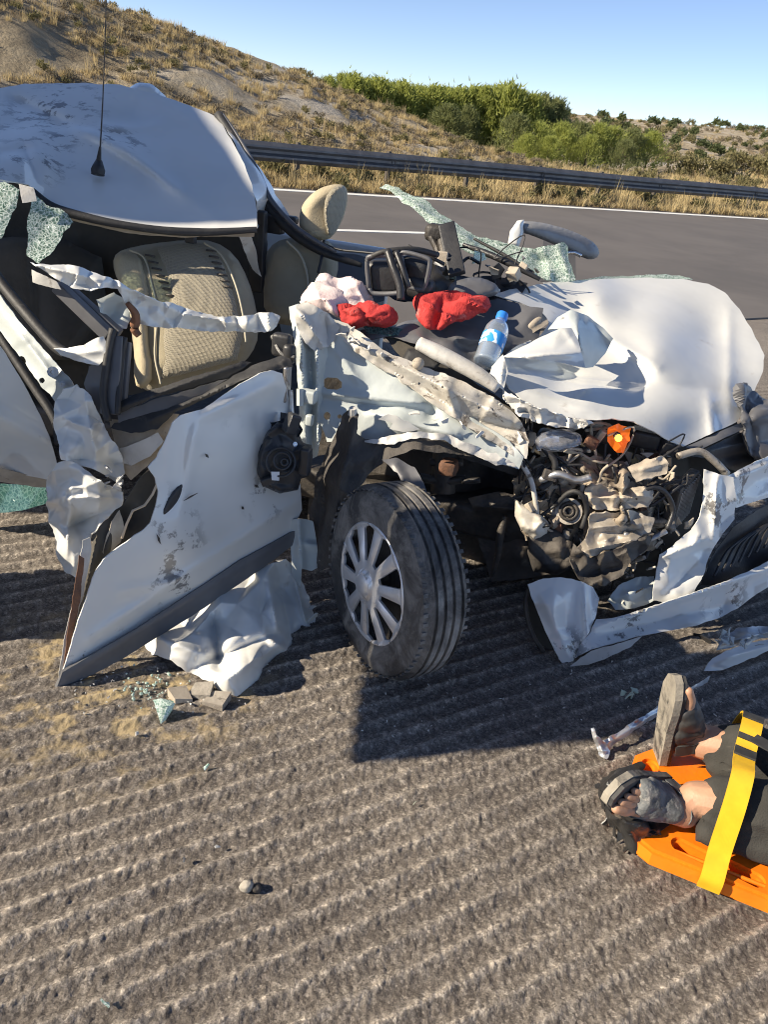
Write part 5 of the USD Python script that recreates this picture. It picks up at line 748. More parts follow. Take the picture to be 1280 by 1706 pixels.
part('windscreen', sheet([(632, 312, 2.9), (644, 308, 2.9), (662, 312, 2.88), (690, 326, 2.84), (724, 348, 2.80), (760, 374, 2.76), (800, 393, 2.72), (850, 408, 2.70), (892, 414, 2.70), (938, 404, 2.72), (945, 412, 2.72), (950, 436, 2.70), (960, 466, 2.66), (925, 470, 2.64), (905, 462, 2.63), (870, 446, 2.64), (830, 436, 2.65), (780, 420, 2.66), (752, 396, 2.69), (716, 372, 2.73), (690, 348, 2.78), (660, 328, 2.84)], creases=[(650, 315, 790, 405, 6, .03), (790, 398, 920, 440, 8, -.03), (930, 412, 950, 460, 5, .02), (905, 420, 920, 462, 4, .02)], bumps=[(900, 440, 16, -.04)], amp=.010, freq=16, step=3.2, jag=2.4, thick=.004), 'cracked_glass')
part('windscreen', sheet([(960, 468, 2.74), (1000, 462, 2.82), (1060, 460, 2.90), (1110, 457, 2.96), (1128, 460, 2.97), (1155, 466, 2.97), (1100, 470, 2.90), (1000, 472, 2.8)], amp=.004, step=3, jag=1.5), 'cracked_glass')
part('wiper_arm', tube(line([(772, 408, 2.60), (810, 422, 2.56), (850, 440, 2.52), (900, 466, 2.5)]), [.006, .010, .010, .006], 8), 'black_plastic', True)
part('wiper_arm', tube(line([(790, 398, 2.62), (840, 425, 2.57), (890, 455, 2.53)]), [.004, .006, .004], 8), 'black_rubber', True)
part('far_mirror', sheet([(846, 412, 2.92), (850, 385, 2.93), (862, 368, 2.95), (874, 366, 2.95), (872, 390, 2.93), (864, 412, 2.91)], dome=.02, domew=8, amp=.002, step=3), 'clean_paint')
part('far_frame', sheet([(866, 368, 2.98), (900, 370, 3.02), (940, 380, 3.08), (972, 393, 3.12), (992, 406, 3.14), (1000, 420, 3.14), (994, 432, 3.12), (975, 432, 3.10), (945, 416, 3.06), (915, 404, 3.02), (885, 392, 2.98), (868, 388, 2.97)], dome=.05, domew=14, amp=.001, jag=.4, thick=.02, step=3, ck=1), 'grey_foam')
part('far_handle', tube(line([(938, 422, 3.02), (955, 421, 3.04), (968, 426, 3.05)]), .008, 8), 'chrome', True)
part('far_frame', sheet([(905, 400, 3.2), (960, 420, 3.2), (960, 470, 3.1), (900, 470, 3.05)], amp=.004), 'grey_trim')
# wing torn off and lying under the door
part('torn_wing', sheet([(204, 1090, 1.50), (222, 1068, 1.53), (250, 1046, 1.55), (300, 1012, 1.60), (360, 978, 1.65), (410, 955, 1.70), (450, 940, 1.75), (478, 932, 1.80), (494, 945, 1.81), (504, 970, 1.79), (518, 1000, 1.74), (526, 1030, 1.69), (520, 1056, 1.66), (500, 1074, 1.62), (480, 1086, 1.59), (462, 1106, 1.54), (440, 1132, 1.47), (412, 1154, 1.405), (396, 1161, 1.385), (376, 1156, 1.39), (360, 1142, 1.40), (335, 1128, 1.42), (312, 1120, 1.43), (300, 1112, 1.44), (285, 1100, 1.46), (262, 1092, 1.48), (236, 1094, 1.49)],
    ctrl=[(360, 1060, 1.50), (430, 1020, 1.58), (400, 1110, 1.41), (470, 1000, 1.70)], creases=[(355, 1030, 365, 1110, 10, -.05), (330, 1110, 460, 1055, 9, -.04), (440, 1060, 480, 1085, 8, .03), (448, 965, 462, 1050, 7, .04), (465, 970, 485, 1060, 8, -.03), (380, 1130, 470, 1070, 8, .02), (250, 1060, 340, 1090, 14, .03), (490, 960, 510, 1040, 5, .03)], bumps=[(300, 1050, 40, .02), (420, 1090, 26, .02)], facet=(34, .030), amp=.004, freq=13, step=2.8, jag=2.2, thick=.003), 'white_paint')
part('wing_stay', sheet([(483, 866, 1.80), (500, 864, 1.81), (522, 868, 1.83), (528, 905, 1.82), (534, 945, 1.80), (520, 950, 1.79), (504, 948, 1.78), (500, 980, 1.77), (488, 960, 1.77), (484, 910, 1.79)], creases=[(498, 868, 502, 960, 4, .02), (504, 905, 532, 912, 3, .015)], amp=.004, freq=18, step=3, thick=.004), 'body_primer')
part('torn_edge', [shard(at(x, y, d), sz, 400 + k, .003) for k, (x, y, d, sz) in enumerate([(470, 930, 1.79, .03), (456, 938, 1.77, .025), (520, 1030, 1.69, .028), (522, 1010, 1.72, .022), (515, 1060, 1.66, .024), (448, 945, 1.76, .02), (535, 935, 1.8, .022), (550, 940, 1.81, .02)])], 'torn_paint')
#--THINGS--
# ------------------------------------------------------------------ things lying on the car
bd, bt = at(808, 606, 2.03), at(838, 524, 2.14); bax = (bt - bd) / np.linalg.norm(bt - bd); BL = np.linalg.norm(bt - bd)
def lathe(pr, c, ax, sec=40): m_ = trimesh.creation.revolve(np.array(pr), sections=sec); m_.apply_transform(trimesh.geometry.align_vectors([0, 0, 1], ax)); m_.apply_translation(c); return m_
bo = thing('water_bottle', 'clear plastic water bottle with blue cap and blue label leaning on the hood edge', 'bottle', bd)
pr = [(0, 0), (.026, .0), (.031, .006)]
for k in range(5): z = .012 + k * .009; pr += [(.031, z), (.0295, z + .0045)]
pr += [(.031, .058), (.031, .098), (.0295, .103), (.031, .108), (.030, .125), (.024, .142), (.015, .153), (.0125, .158), (.0125, .17)]
sc = BL / .182; pr = [(r * 1.06, z * sc) for r, z in pr]
obj('bottle_body', lathe(pr, bd, bax), 'bottle_plastic', bo, True)
obj('water', lathe([(0, .004), (.028, .006), (.029, .055 * sc), (0, .056 * sc)], bd, bax), 'bottle_plastic', bo, 30)
obj('label', lathe([(.0332, .056 * sc), (.0338, .057 * sc), (.0338, .098 * sc), (.0332, .099 * sc), (.0332, .056 * sc)], bd, bax), 'bottle_label', bo, 30)
obj('cap', lathe([(0, .184 * sc), (.0145, .184 * sc), (.016, .181 * sc), (.016, .164 * sc), (.0135, .160 * sc), (0, .160 * sc)], bd, bax), 'bottle_cap', bo, 30)
single('red_stand_in', sheet([(556, 512, 2.13), (575, 503, 2.14), (598, 508, 2.14), (622, 500, 2.15), (650, 510, 2.15), (664, 524, 2.14), (655, 542, 2.12), (625, 547, 2.11), (590, 546, 2.10), (566, 538, 2.11)], creases=[(570, 515, 640, 535, 5, .02), (600, 505, 615, 545, 5, -.02), (580, 540, 650, 515, 4, .015)], dome=.03, domew=14, amp=.014, freq=30, step=2.6, thick=.004, ck=2), 'red_stand_in', 'made up red cloth standing in for a stain beside the pale airbag', 'cloth')  # two made-up cloths stand in for a red stain
single('red_stand_in', sheet([(688, 505, 2.18), (705, 488, 2.20), (735, 484, 2.21), (760, 492, 2.21), (790, 490, 2.22), (818, 496, 2.22), (815, 520, 2.19), (790, 532, 2.17), (765, 530, 2.16), (740, 552, 2.13), (716, 556, 2.12), (698, 540, 2.14)], creases=[(700, 495, 760, 540, 6, .025), (740, 488, 725, 550, 5, -.02), (770, 500, 815, 515, 4, .02)], dome=.035, domew=16, amp=.015, freq=30, step=2.6, thick=.004, ck=2), 'red_stand_in', 'larger made up red cloth standing in for a stain left of the water bottle', 'cloth')

# ------------------------------------------------------------------ spine board, person, strap
E1 = np.array([.934, -.358, 0]); E1 /= np.linalg.norm(E1); E2 = np.array([-E1[1], E1[0], 0]); B0 = gr(1070, 1410, .045) * [1, 1, 0]
def bw(u, v, z): return B0 + E1 * u + E2 * v + np.array([0, 0, z])
def buv(x, y, z=.05): q = gr(x, y, z) - B0; return q @ E1, q @ E2
outl = Polygon([(-.02, .02), (.02, 0), (1.78, 0), (1.85, .08), (1.85, .34), (1.78, .42), (.30, .42), (.14, .395), (.02, .335), (-.045, .25), (-.05, .12)]).buffer(.02).buffer(-.02)
hl = []
for x, y in ((1163, 1418), (1232, 1447)):
    u, v = buv(x, y); hl.append(shapely.LineString([(u - .03, v + .004), (u + .03, v - .004)]).buffer(.012))
for u in np.arange(.5, 1.75, .16): hl.append(shapely.LineString([(u - .04, .035), (u + .04, .035)]).buffer(.013))
for u in np.arange(.1, 1.75, .16): hl.append(shapely.LineString([(u - .04, .385 - max(0, .2 - u) * .3), (u + .04, .385 - max(0, .16 - u) * .3)]).buffer(.013))
hl.append(shapely.LineString([(-.012, .14), (-.012, .23)]).buffer(.012))
full = outl
for h in hl: full = full.difference(h)
bdm = []
for (ins, z0_, z1_) in ((.006, .004, .012), (0., .012, .038), (.006, .038, .045)):
    g_ = full.buffer(-ins); e_ = trimesh.creation.extrude_polygon(g_, z1_ - z0_, engine='earcut'); e_.apply_translation((0, 0, z0_)); bdm.append(e_)
bm_ = trimesh.util.concatenate(bdm); bm_.vertices = np.array([bw(*v) for v in bm_.vertices])
board = thing('spine_board', 'orange plastic rescue board with grip slots lying on the milled road', 'rescue board', B0)
obj('board', bm_, 'orange_plastic', board, 30)
rim_ = [tube([bw(*p, .041) for p in np.array(outl.buffer(-.006).exterior.coords)[::3]], .0042, 8, 2)]
obj('raised_edge', rim_, 'orange_plastic', board, True)

def ball(p, r, n=14): return m3.Manifold.sphere(float(r), n).translate(tuple(map(float, p)))
def chain(J): return [m3.Manifold.batch_hull([ball(a, ra), ball(b, rb)]) for (a, ra), (b, rb) in zip(J, J[1:])]
def fuse(parts, ln, it=8):
    m_ = m3.Manifold.batch_boolean(parts, m3.OpType.Add).refine_to_length(ln).to_mesh(); t = trimesh.Trimesh(m_.vert_properties[:, :3], m_.tri_verts, process=True)
    trimesh.smoothing.filter_taubin(t, iterations=it); return t
AF, KF, HF = bw(.07, .285, .105), bw(.47, .265, .15), bw(.88, .255, .15)
AN, KN, HN = bw(.075, .115, .098), bw(.47, .135, .14), bw(.88, .165, .15)
FS = .84
def footframe(heel, f, s):
    f = np.asarray(f, float); f /= np.linalg.norm(f); s = np.asarray(s, float); s -= (s @ f) * f; s /= np.linalg.norm(s); return np.asarray(heel), f * FS, s * FS, np.cross(f, s) * FS
def footskin(F, ank):
    bl_ = lambda p, r: ball(p, r * FS); h, f, s, w = F; P = lambda a, b, c: h + f * a + w * b - s * c      # along, across, above the sole
    parts = [m3.Manifold.batch_hull([bl_(P(.03, 0, .03), .029), bl_(P(.05, 0, .075), .03), bl_(P(.10, .006, .05), .026)]), m3.Manifold.batch_hull([bl_(P(.10, .006, .05), .026), bl_(P(.08, -.01, .02), .02), bl_(P(.17, .026, .020), .018), bl_(P(.165, -.028, .016), .014), bl_(P(.17, 0, .024), .018)]),
             m3.Manifold.batch_hull([bl_(P(.05, 0, .07), .031), ball(ank, .034)])]
    for k, (b, l, r) in enumerate([(.030, .058, .0125), (.012, .060, .0095), (-.003, .054, .009), (-.017, .046, .0085), (-.030, .036, .008)]):
        a0 = .172 - .006 * k; parts += chain([(P(a0, b * .9, .018), r * 1.1 * FS), (P(a0 + l * .55, b, .020), r * FS), (P(a0 + l, b, .012), r * .9 * FS)])
    return parts
FFr = footframe(bw(.018, .268, .058), (-.16, -.02, 1.), -E1 * .95 - .40 * E2)
FNr = footframe(bw(.028, .150, .065), -.42 * E1 - .66 * E2 + np.array([0, 0, .35]), -E1 + .35 * E2 + np.array([0, 0, .12]))
TOR, SH, NK, HD = bw(1.05, .21, .15), bw(1.42, .21, .15), bw(1.50, .21, .15), bw(1.64, .21, .16)
skin = footskin(FFr, AF) + footskin(FNr, AN) + chain([(AF, .036), (bw(.20, .28, .13), .048), (KF, .055), (HF, .075)]) + chain([(AN, .036), (bw(.20, .125, .125), .048), (KN, .055), (HN, .075)])
skin += [m3.Manifold.batch_hull([ball(HF, .08), ball(HN, .08), ball(bw(1.15, .13, .15), .09), ball(bw(1.15, .29, .15), .09)]), m3.Manifold.batch_hull([ball(bw(1.15, .13, .15), .09), ball(bw(1.15, .29, .15), .09), ball(bw(1.40, .07, .15), .075), ball(bw(1.40, .35, .15), .075)])]
skin += chain([(SH, .06), (NK, .05), (bw(1.56, .21, .16), .055)]) + [m3.Manifold.batch_hull([ball(bw(1.58, .21, .16), .062), ball(bw(1.66, .21, .155), .082), ball(bw(1.60, .21, .20), .045)]), ball(bw(1.63, .21, .245), .014), ball(bw(1.65, .29, .15), .018), ball(bw(1.65, .13, .15), .018)]
for sg, e2_ in ((-1, .02), (1, .40)):
    hx = bw(.86, e2_ - sg * .0, .11); skin += chain([(bw(1.40, .21 + sg * .15, .15), .048), (bw(1.12, e2_, .12), .038), (hx, .027)]) + [m3.Manifold.batch_hull([ball(hx, .024), ball(hx - E1 * .08 + E2 * .02, .016), ball(hx - E1 * .08 - E2 * .02, .016)])]
    for k in range(4):
        b_ = hx - E1 * .08 + E2 * (.024 - .016 * k); skin += chain([(b_, .0095), (b_ - E1 * .04 + [0, 0, -.006], .0088), (b_ - E1 * .068 + [0, 0, -.02], .008)])
    skin += chain([(hx - E1 * .02 - E2 * sg * .02, .012), (hx - E1 * .05 - E2 * sg * .045, .010), (hx - E1 * .08 - E2 * sg * .05, .009)])
pe = thing('person', 'person lying strapped on the orange board in dark trousers and worn sandals', 'person', bw(.9, .21, 0))
obj('body', fuse(skin, .007, 6), 'skin', pe, True)
def wear(parts, ln, amp, freq, seed):
    t = fuse(parts, ln, 6); n = t.vertex_normals; al = (t.vertices - B0) @ E1; Q_ = np.c_[al * 30, (t.vertices - B0) @ E2 * 9, t.vertices[:, 2] * 9]
    fold = np.abs(nz(Q_, seed, 2)) * -2.4 + nz(t.vertices * 14, seed + 2, 2) * 1.6
    t.vertices = t.vertices + n * (amp * (buckle(t.vertices, freq, seed) * .4 + fold))[:, None]; return t
tr_ = chain([(bw(.115, .285, .105), .052), (bw(.16, .283, .118), .066), (bw(.26, .278, .125), .076), (KF, .078), (HF, .10)]) + chain([(bw(.112, .118, .098), .050), (bw(.16, .12, .108), .064), (bw(.26, .125, .118), .074), (KN, .078), (HN, .10)])
tr_ += [m3.Manifold.batch_hull([ball(bw(.115, .25, .085), .03), ball(bw(.115, .32, .085), .03), ball(bw(.22, .28, .11), .07)]), m3.Manifold.batch_hull([ball(bw(.11, .07, .075), .03), ball(bw(.11, .15, .08), .03), ball(bw(.22, .12, .10), .068)]), m3.Manifold.batch_hull([ball(HF, .10), ball(HN, .10), ball(bw(1.08, .14, .15), .10), ball(bw(1.08, .28, .15), .10)])]
obj('trousers', wear(tr_, .009, .014, 17, 5), 'trouser_cloth', pe, 40)
sh_ = [m3.Manifold.batch_hull([ball(bw(1.06, .13, .15), .105), ball(bw(1.06, .29, .15), .105), ball(bw(1.40, .07, .15), .085), ball(bw(1.40, .35, .15), .085)])]
for sg, e2_ in ((-1, .02), (1, .40)): sh_ += chain([(bw(1.40, .21 + sg * .15, .15), .062), (bw(1.20, .21 + sg * .18, .13), .055)])
obj('shirt', wear(sh_, .014, .006, 11, 9), 'shirt_cloth', pe, 40)
obj('hair', fuse([m3.Manifold.batch_hull([ball(bw(1.68, .21, .150), .086), ball(bw(1.64, .21, .13), .084)])], .014, 4), 'hair', pe, True)
def sandal(F, lname, straps):
    h, f, s, w = F; pts = [(-.008, -.026), (-.014, 0), (-.008, .026), (.05, .032), (.11, .034), (.17, .044), (.215, .042), (.250, .026), (.256, .008), (.238, -.022), (.20, -.038), (.14, -.038), (.07, -.030)]
    pl = Polygon(pts).buffer(.008).buffer(-.004); out = []
    for (ins, a, b, mt) in ((0, .012, .030, 'sandal_sole'), (.003, .002, .012, 'sandal_black')):
        e_ = trimesh.creation.extrude_polygon(pl.buffer(-ins), b - a, engine='earcut'); e_ = trimesh.Trimesh(*trimesh.remesh.subdivide_to_size(e_.vertices, e_.faces, .015)); V = e_.vertices
        e_.vertices = h + np.outer(V[:, 0], f) + np.outer(V[:, 1], w) + np.outer(V[:, 2] + a + .010 * (V[:, 0] / .25) ** 2 * -1, s); out.append(obj('sole' if mt == 'sandal_sole' else 'insole', e_, mt, pe, 30))
    for (a, hh, wd, mt) in straps:
        ring_ = [h + f * (a + .01 * math.sin(t)) + w * (.036 + .003 * math.cos(3 * t)) * math.cos(t) - s * (hh * math.sin(t) ** .8 + .004 if math.sin(t) > 0 else .004) for t in np.linspace(-.25, math.pi + .25, 18)]
        ring_ = np.array(ring_); k = len(ring_); V = np.vstack([ring_ - f * wd / 2, ring_ + f * wd / 2]); cen = ring_.mean(0)
        outw = ring_ - cen; outw /= np.linalg.norm(outw, axis=1, keepdims=True); V2 = V + np.vstack([outw, outw]) * .004; A = np.vstack([V, V2]); fc = []
        for i in range(k - 1): fc += [(2 * k + i, 2 * k + i + 1, 3 * k + i + 1), (2 * k + i, 3 * k + i + 1, 3 * k + i), (i, k + i + 1, i + 1), (i, k + i, k + i + 1), (i, i + 1, 2 * k + i + 1), (i, 2 * k + i + 1, 2 * k + i), (k + i, 3 * k + i + 1, k + i + 1), (k + i, 3 * k + i, 3 * k + i + 1)]
        m_ = trimesh.Trimesh(A, fc, process=False); m_ = trimesh.Trimesh(*trimesh.remesh.subdivide_to_size(m_.vertices, m_.faces, .008)); m_.merge_vertices(); m_.vertices += m_.vertex_normals * (.004 * buckle(m_.vertices, 40, 3))[:, None]; obj('sandal_strap', m_, mt, pe, 40)
sandal(FFr, 'far', [(.05, .095, .03, 'sandal_black')])
sandal(FNr, 'near', [(.035, .092, .045, 'sandal_strap')])
def upper(F, closed, mt, seed):
    h, f, s, w = F; P = lambda a, b, c: h + f * a + w * b - s * c; k = FS
    a_ = [m3.Manifold.batch_hull([ball(P(.075, -.012, .012), .026 * k), ball(P(.075, .012, .012), .026 * k), ball(P(.085, .002, .052), .034 * k), ball(P(.165, .027, .016), .024 * k), ball(P(.165, -.027, .014), .022 * k), ball(P(.16, .004, .030), .025 * k)])]
    if closed: a_.append(m3.Manifold.batch_hull([ball(P(.165, .027, .016), .024 * k), ball(P(.165, -.027, .014), .022 * k), ball(P(.16, .004, .030), .025 * k), ball(P(.236, .022, .014), .022 * k), ball(P(.215, -.018, .012), .020 * k), ball(P(.238, .004, .016), .022 * k)]))
    t = fuse(a_, .005, 6); t.vertices += t.vertex_normals * (.005 * buckle(t.vertices, 34, seed) + .006 * nz(t.vertices * 60, seed, 2))[:, None]; obj('shoe_upper', t, mt, pe, 40)
upper(FFr, False, 'sandal_black', 4); upper(FNr, False, 'sandal_strap', 6)
def ribbon(P, wd, wdir, th=.003, dense=5):
    p = spline(P, dense); t = np.gradient(p, axis=0); t /= np.linalg.norm(t, axis=1, keepdims=True); wv = np.asarray(wdir) - t * (t @ wdir)[:, None]; wv /= np.linalg.norm(wv, axis=1, keepdims=True); n = np.cross(wv, t); n *= np.sign(n[:, 2:].sum())
    V = np.vstack([p - wv * wd / 2 + n * th, p + wv * wd / 2 + n * th, p - wv * wd / 2, p + wv * wd / 2]); k = len(p); f = []
    for i in range(k - 1):
        for a, b in ((0, 1), (1, 3), (3, 2), (2, 0)): f += [(a * k + i, b * k + i, b * k + i + 1), (a * k + i, b * k + i + 1, a * k + i + 1)]
    for i in (0, k - 1): f += [(i, k + i, 3 * k + i), (i, 3 * k + i, 2 * k + i)]
    m_ = trimesh.Trimesh(V, f, process=False); m_.fix_normals(); return m_
us, _ = buv(1190, 1455); SP = [(us - .002, -.012, .022), (us - .002, -.010, .05), (us - .001, .025, .085), (us, .06, .160), (us + .003, .11, .196), (us + .006, .155, .188), (us + .010, .20, .182), (us + .014, .25, .202), (us + .018, .30, .198), (us + .02, .35, .150), (us + .02, .385, .085), (us + .02, .41, .048)]
SPw = [bw(*p) for p in SP]; st_ = thing('strap', 'bright yellow webbing strap with black buckle bands across the dark trouser legs', 'strap', bw(us, 0, 0))
obj('webbing', ribbon(SPw, .039, E1, .004), 'strap_yellow', st_, 30)
spd = spline(SPw, 5)
def band(v0, v1, wd, lift):
    vs = (spd - B0) @ E2; sel = spd[(vs > v0) & (vs < v1)] + [0, 0, lift]; return ribbon(sel, wd * .86, E1, .004, 2)
for v0, v1 in ((.17, .205), (.218, .236), (.262, .298)): obj('buckle_band', band(v0, v1, .046, .0045), 'black_webbing', st_, 30)
obj('loop', band(.300, .312, .058, .007), 'strap_yellow', st_, 30)
obj('loose_tail', ribbon([bw(us + .02, .225, .200), bw(us + .06, .205, .205), bw(us + .12, .19, .215), bw(us + .2, .20, .21)], .028, E2, .003), 'black_webbing', st_, 30)
# crumpled black bag at the foot end
def gz(L): return [(x, y, gr(x, y, z)[1]) for x, y, z in L]
bag = thing('black_bag', 'crumpled black plastic bag tucked under the foot end of the orange board', 'bag', gr(1040, 1385))
obj('bag_fold', sheet(gz([(1000, 1300, .012), (1018, 1284, .05), (1046, 1276, .07), (1076, 1274, .06), (1070, 1290, .06), (1040, 1300, .06), (1022, 1330, .04), (1018, 1356, .03), (1002, 1345, .012)]), creases=[(1005, 1310, 1070, 1280, 4, .02)], amp=.008, freq=30, step=3, jag=2.5), 'black_bag', bag)
obj('bag_fold', sheet(gz([(1006, 1340, .01), (1024, 1358, .05), (1050, 1368, .07), (1078, 1362, .07), (1100, 1370, .06), (1104, 1392, .05), (1076, 1394, .05), (1062, 1402, .03), (1074, 1418, .012), (1056, 1418, .006), (1036, 1398, .006), (1016, 1376, .006)]), creases=[(1020, 1362, 1095, 1384, 5, .02), (1040, 1366, 1060, 1410, 4, .015), (1076, 1364, 1090, 1392, 4, -.015)], amp=.010, freq=30, step=3, jag=2.), 'black_bag', bag)
obj('bag_fold', sheet(gz([(1030, 1310, .055), (1060, 1300, .06), (1110, 1330, .06), (1116, 1372, .058), (1090, 1390, .055), (1050, 1375, .055), (1026, 1350, .05)]), amp=.006, freq=30, step=3), 'black_bag', bag)
obj('bag_tatter', [shard(gr(x, y, .012), .018, 700 + i, .002) for i, (x, y) in enumerate([(1000, 1310), (1004, 1330), (1008, 1350), (1014, 1368), (1024, 1384), (1036, 1396), (1012, 1296), (1050, 1412)])], 'black_bag', bag)

# ------------------------------------------------------------------ wreckage on the road
def hullof(P): return trimesh.convex.convex_hull(np.array(P))
def gpt(x, y, z=0.): return gr(x, y, z)
single('metal_strip', [sheet(gz([(1004, 1232, .015), (1020, 1226, .03), (1050, 1206, .03), (1082, 1186, .03), (1090, 1180, .03), (1130, 1156, .03), (1160, 1140, .03), (1184, 1126, .025), (1180, 1136, .01), (1150, 1154, .006), (1100, 1188, .006), (1060, 1216, .006), (1024, 1240, .006), (1012, 1256, .003), (1004, 1262, .003)]), creases=[(1015, 1238, 1180, 1132, 3, .012)], facet=(11, .008), amp=.002, freq=25, step=2.6, jag=2., thick=.002), sheet(gz([(984, 1214, .05), (990, 1212, .055), (994, 1226, .04), (1010, 1236, .02), (1018, 1250, .006), (1010, 1264, .003), (998, 1258, .006), (990, 1236, .02)]), creases=[(990, 1220, 1008, 1258, 3, .01)], facet=(9, .005), amp=.002, freq=30, step=2.2, jag=1.5)], 'bright_steel', 'long bent silver metal strip lying behind the sandals', 'metal strip')
tp = thing('bumper_trim', 'broken blue grey bumper trim lying on the road beneath the torn bumper', 'car part', gr(1230, 1080))
obj('trim', sheet(gz([(1174, 1118, .01), (1186, 1096, .03), (1210, 1084, .05), (1250, 1070, .05), (1276, 1066, .045), (1340, 1050, .04), (1330, 1075, .02), (1282, 1084, .02), (1240, 1102, .008), (1205, 1116, .004)]), creases=[(1185, 1105, 1300, 1070, 4, .015)], amp=.003, step=3.5, thick=.003), 'clean_paint', tp)
obj('grille_piece', sheet(gz([(1196, 1082, .05), (1206, 1058, .07), (1230, 1046, .08), (1262, 1044, .08), (1320, 1040, .08), (1320, 1054, .05), (1270, 1064, .05), (1225, 1078, .05)]), creases=[(1205, 1070, 1300, 1050, 4, .02)], amp=.010, freq=30, step=3, jag=3), 'bare_steel', tp)
rs = np.random.RandomState(41)
obj('splinter', [shard(gr(rs.uniform(1195, 1275), rs.uniform(1048, 1080), rs.uniform(.05, .09)), rs.uniform(.012, .028), 610 + k, .003) for k in range(16)], 'body_primer', tp)
single('glass_chunk', [hullof([gpt(256, 1168, .035), gpt(284, 1166, .04), (gpt(292, 1172, .03)), gpt(270, 1176, .03), gpt(262, 1176, .012), gpt(268, 1206, .0), gpt(276, 1200, .0), gpt(288, 1182, .004)]), hullof([gpt(254, 1166, .036), gpt(268, 1163, .045), gpt(290, 1168, .038), gpt(284, 1176, .034), gpt(262, 1175, .03)])], 'glass_chunk', 'pale green wedge of broken safety glass in front of the torn wing', 'glass shard', smooth=False)
for k, (x, y, s_, m_, lb) in enumerate([(301, 1156, .03, 'dusty_tan', 'tan flat fragment left of the three on the road'), (336, 1149, .034, 'stone', 'grey squarish fragment upright beside the torn wing tip'), (362, 1164, .034, 'dusty_alloy', 'grey brown flat fragment right below the torn wing tip')]):
    c = gr(x, y, .012); rs = np.random.RandomState(70 + k); a = rs.uniform(0, 3); q = [c + np.array([math.cos(a + b) * s_ * r, math.sin(a + b) * s_ * r * .8, h]) for b, r in ((.3, 1), (1.7, .9), (3.2, 1), (4.9, 1.05)) for h in (-.012, .004 + .008 * math.cos(b))]
    single('fragment', hullof(q), m_, lb, 'fragment', smooth=False)
def rock(c, r, seed, mt, name, label, cat):
    m_ = trimesh.creation.icosphere(2, r); v = m_.vertices; m_.vertices = v * (1 + .9 * nz(v / r * 1.1 + seed, seed, 2))[:, None] * [1, .85, .8]; m_.vertices += c; single(name, m_, mt, label, cat, smooth=30)
rock(gr(411, 1476, .008) , .012, 3, 'stone', 'stone', 'small pale stone alone on the milled road in the foreground', 'stone')
rock(gr(428, 1480, .006), .009, 8, 'dark_metal', 'stone', 'dark pebble touching the pale stone in the foreground', 'stone')
single('plastic_scraps', [shard(gr(1045 + dx, 1153 + dy, .006), .020, 620 + k, .003) for k, (dx, dy) in enumerate([(0, -4), (9, 2), (-7, 3), (3, 6), (12, -3)])], 'pale_plastic', 'pale green plastic scrap in the car shadow near the raised sandal', 'plastic scrap')
for k, (x, y, s_, mt, lb) in enumerate([(362, 1410, .008, 'torn_paint', 'white paint chip in the middle of the foreground road'), (345, 1278, .012, 'glass_chunk', 'bluish glass fragment on the road in front of the torn wing'), (305, 1432, .007, 'grey_trim', 'grey plastic chip left of the white paint chip'), (1190, 1192, .008, 'torn_paint', 'white paint chip in shadow right of the raised sandal'), (228, 1222, .008, 'torn_paint', 'pale chip left below the green glass wedge'), (550, 1182, .010, 'torn_paint', 'pale sliver at the edge of the car shadow'), (172, 1672, .012, 'glass_chunk', 'faint glass fragment at the lower left of the road'), (690, 1336, .007, 'pale_plastic', 'tiny pale speck in the sunlit road centre')]):
    single('chip', shard(gr(x, y, .008), s_, 640 + k, .003), mt, lb, 'debris', smooth=False)
rs = np.random.RandomState(55); gl = []
for k in range(60):
    x, y = rs.normal(244, 22), rs.normal(1148, 13); c = gr(x, y, .007); b = trimesh.creation.icosphere(0, rs.uniform(.002, .005)); b.vertices *= rs.uniform(.6, 1.2, 3); b.vertices += c; gl.append(b)
single('glass_crumbs', gl, 'glass_chunk', 'scattered green crumbs of safety glass beside the open door', 'glass crumbs', kind='stuff', smooth=False)
gl = []
for k in range(150):
    if k % 2: x, y = rs.uniform(120, 480), rs.uniform(1090, 1190)
    else: x, y = rs.uniform(560, 1280), rs.uniform(1090, 1230)
    c = gr(x, y, .006); gl.append(shard(c, rs.uniform(.002, .006), 2000 + k, .0015))
single('road_crumbs', gl, 'torn_paint', 'tiny chips of paint and plastic strewn on the road', 'debris', kind='stuff', smooth=False)

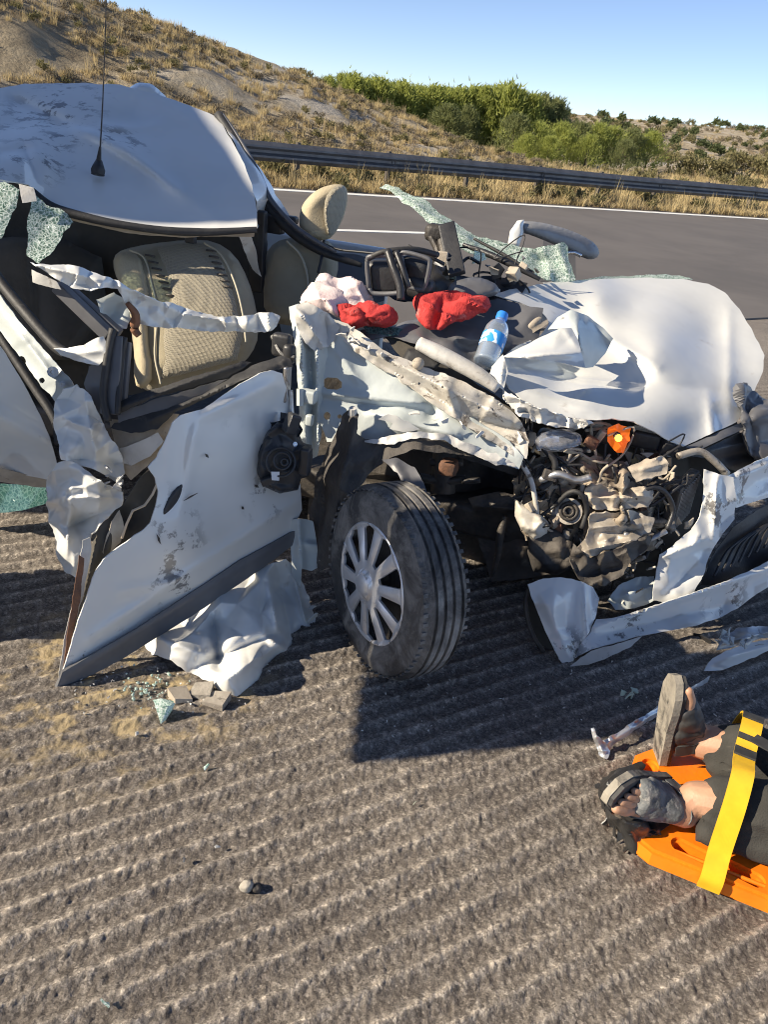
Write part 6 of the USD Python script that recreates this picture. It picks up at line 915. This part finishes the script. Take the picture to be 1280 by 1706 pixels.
# left of the picture: a temporary warning panel that throws the broad shadow over the milled lane, and a rescue van that shades the wreck's flank
sg = thing('warning_sign', 'grey backed warning panel hanging from a bent pole left of the wreck', 'road sign', (-1.55, -.35, 0))
obj('panel', [rbox((-1.55, .885, 1.66), np.eye(3), (.02, .29, 1.46), .008), rbox((-1.55, 1.145, 1.17), np.eye(3), (.02, .22, .48), .008)], 'grey_trim', sg)
obj('pole', tube([(-1.55, -.35, .0), (-1.55, -.35, 2.3), (-1.55, -.28, 2.41), (-1.55, -.15, 2.44), (-1.55, 1.28, 2.44)], .022, 10, 1, smooth=False), 'post_steel', sg, 40)
obj('foot', rbox((-1.55, -.35, .03), np.eye(3), (.5, .35, .06), .01), 'black_rubber', sg)
for y_ in (.78, .98): obj('hanger', rbox((-1.55, y_, 2.41), np.eye(3), (.012, .03, .06), .003), 'post_steel', sg)
vn = thing('added_shade_van', 'unseen white van added to shade the flank of the wreck', 'van', (-4.9, 2.5, 0))
VX, VY, VZ = -2.85, 1.55, 2.48
vb = Polygon([(VX, .32), (VX, 1.0), (VX - .06, VZ - .08), (VX - .14, VZ), (VX - 3.2, VZ), (VX - 4.0, 1.25), (VX - 4.7, 1.02), (VX - 4.8, .32)]); ve = trimesh.creation.extrude_polygon(vb, 1.86, engine='earcut')
ve.vertices = np.c_[ve.vertices[:, 0], VY + ve.vertices[:, 2], ve.vertices[:, 1]]; ve.fix_normals(); obj('body', ve, 'clean_paint', vn, 20)
for a_, b_ in ((.25, 1.1), (1.25, 2.1), (2.25, 3.1)): obj('window', rbox((VX - (a_ + b_) / 2, VY - .003, 1.62), np.eye(3), (b_ - a_, .02, .5), .008), 'black_plastic', vn)
for y_ in (.48, 1.38): obj('rear_window', rbox((VX - .02, VY + y_, 1.55), np.eye(3), (.03, .66, .5), .01), 'black_plastic', vn)
for y_ in (.10, 1.76): obj('tail_lamp', rbox((VX - .01, VY + y_, 1.0), np.eye(3), (.04, .12, .4), .01), 'red_stand_in', vn)
obj('rear_bumper', rbox((VX - .02, VY + .93, .42), np.eye(3), (.12, 1.8, .16), .03), 'black_plastic', vn)
for x_ in (.95, 3.95):
    for y_ in (.10, 1.76): obj('wheel', wheelmesh(np.array([VX - x_, VY + y_, .33]), np.array([0, 1., 0]), .33, .2), 'tyre_rubber', vn, 30)

cs = thing('added_shade_case', 'unseen dark box added to shade the road left of the wreck', 'case', (-1.38, 1.47, 0))  # unseen box added to throw shade on the road at the left
obj('case_body', rbox((-1.38, 1.47, .19), np.eye(3), (.3, .24, .34), .02), 'black_plastic', cs); obj('case_lid', rbox((-1.38, 1.47, .385), np.eye(3), (.32, .26, .05), .015), 'grey_trim', cs)
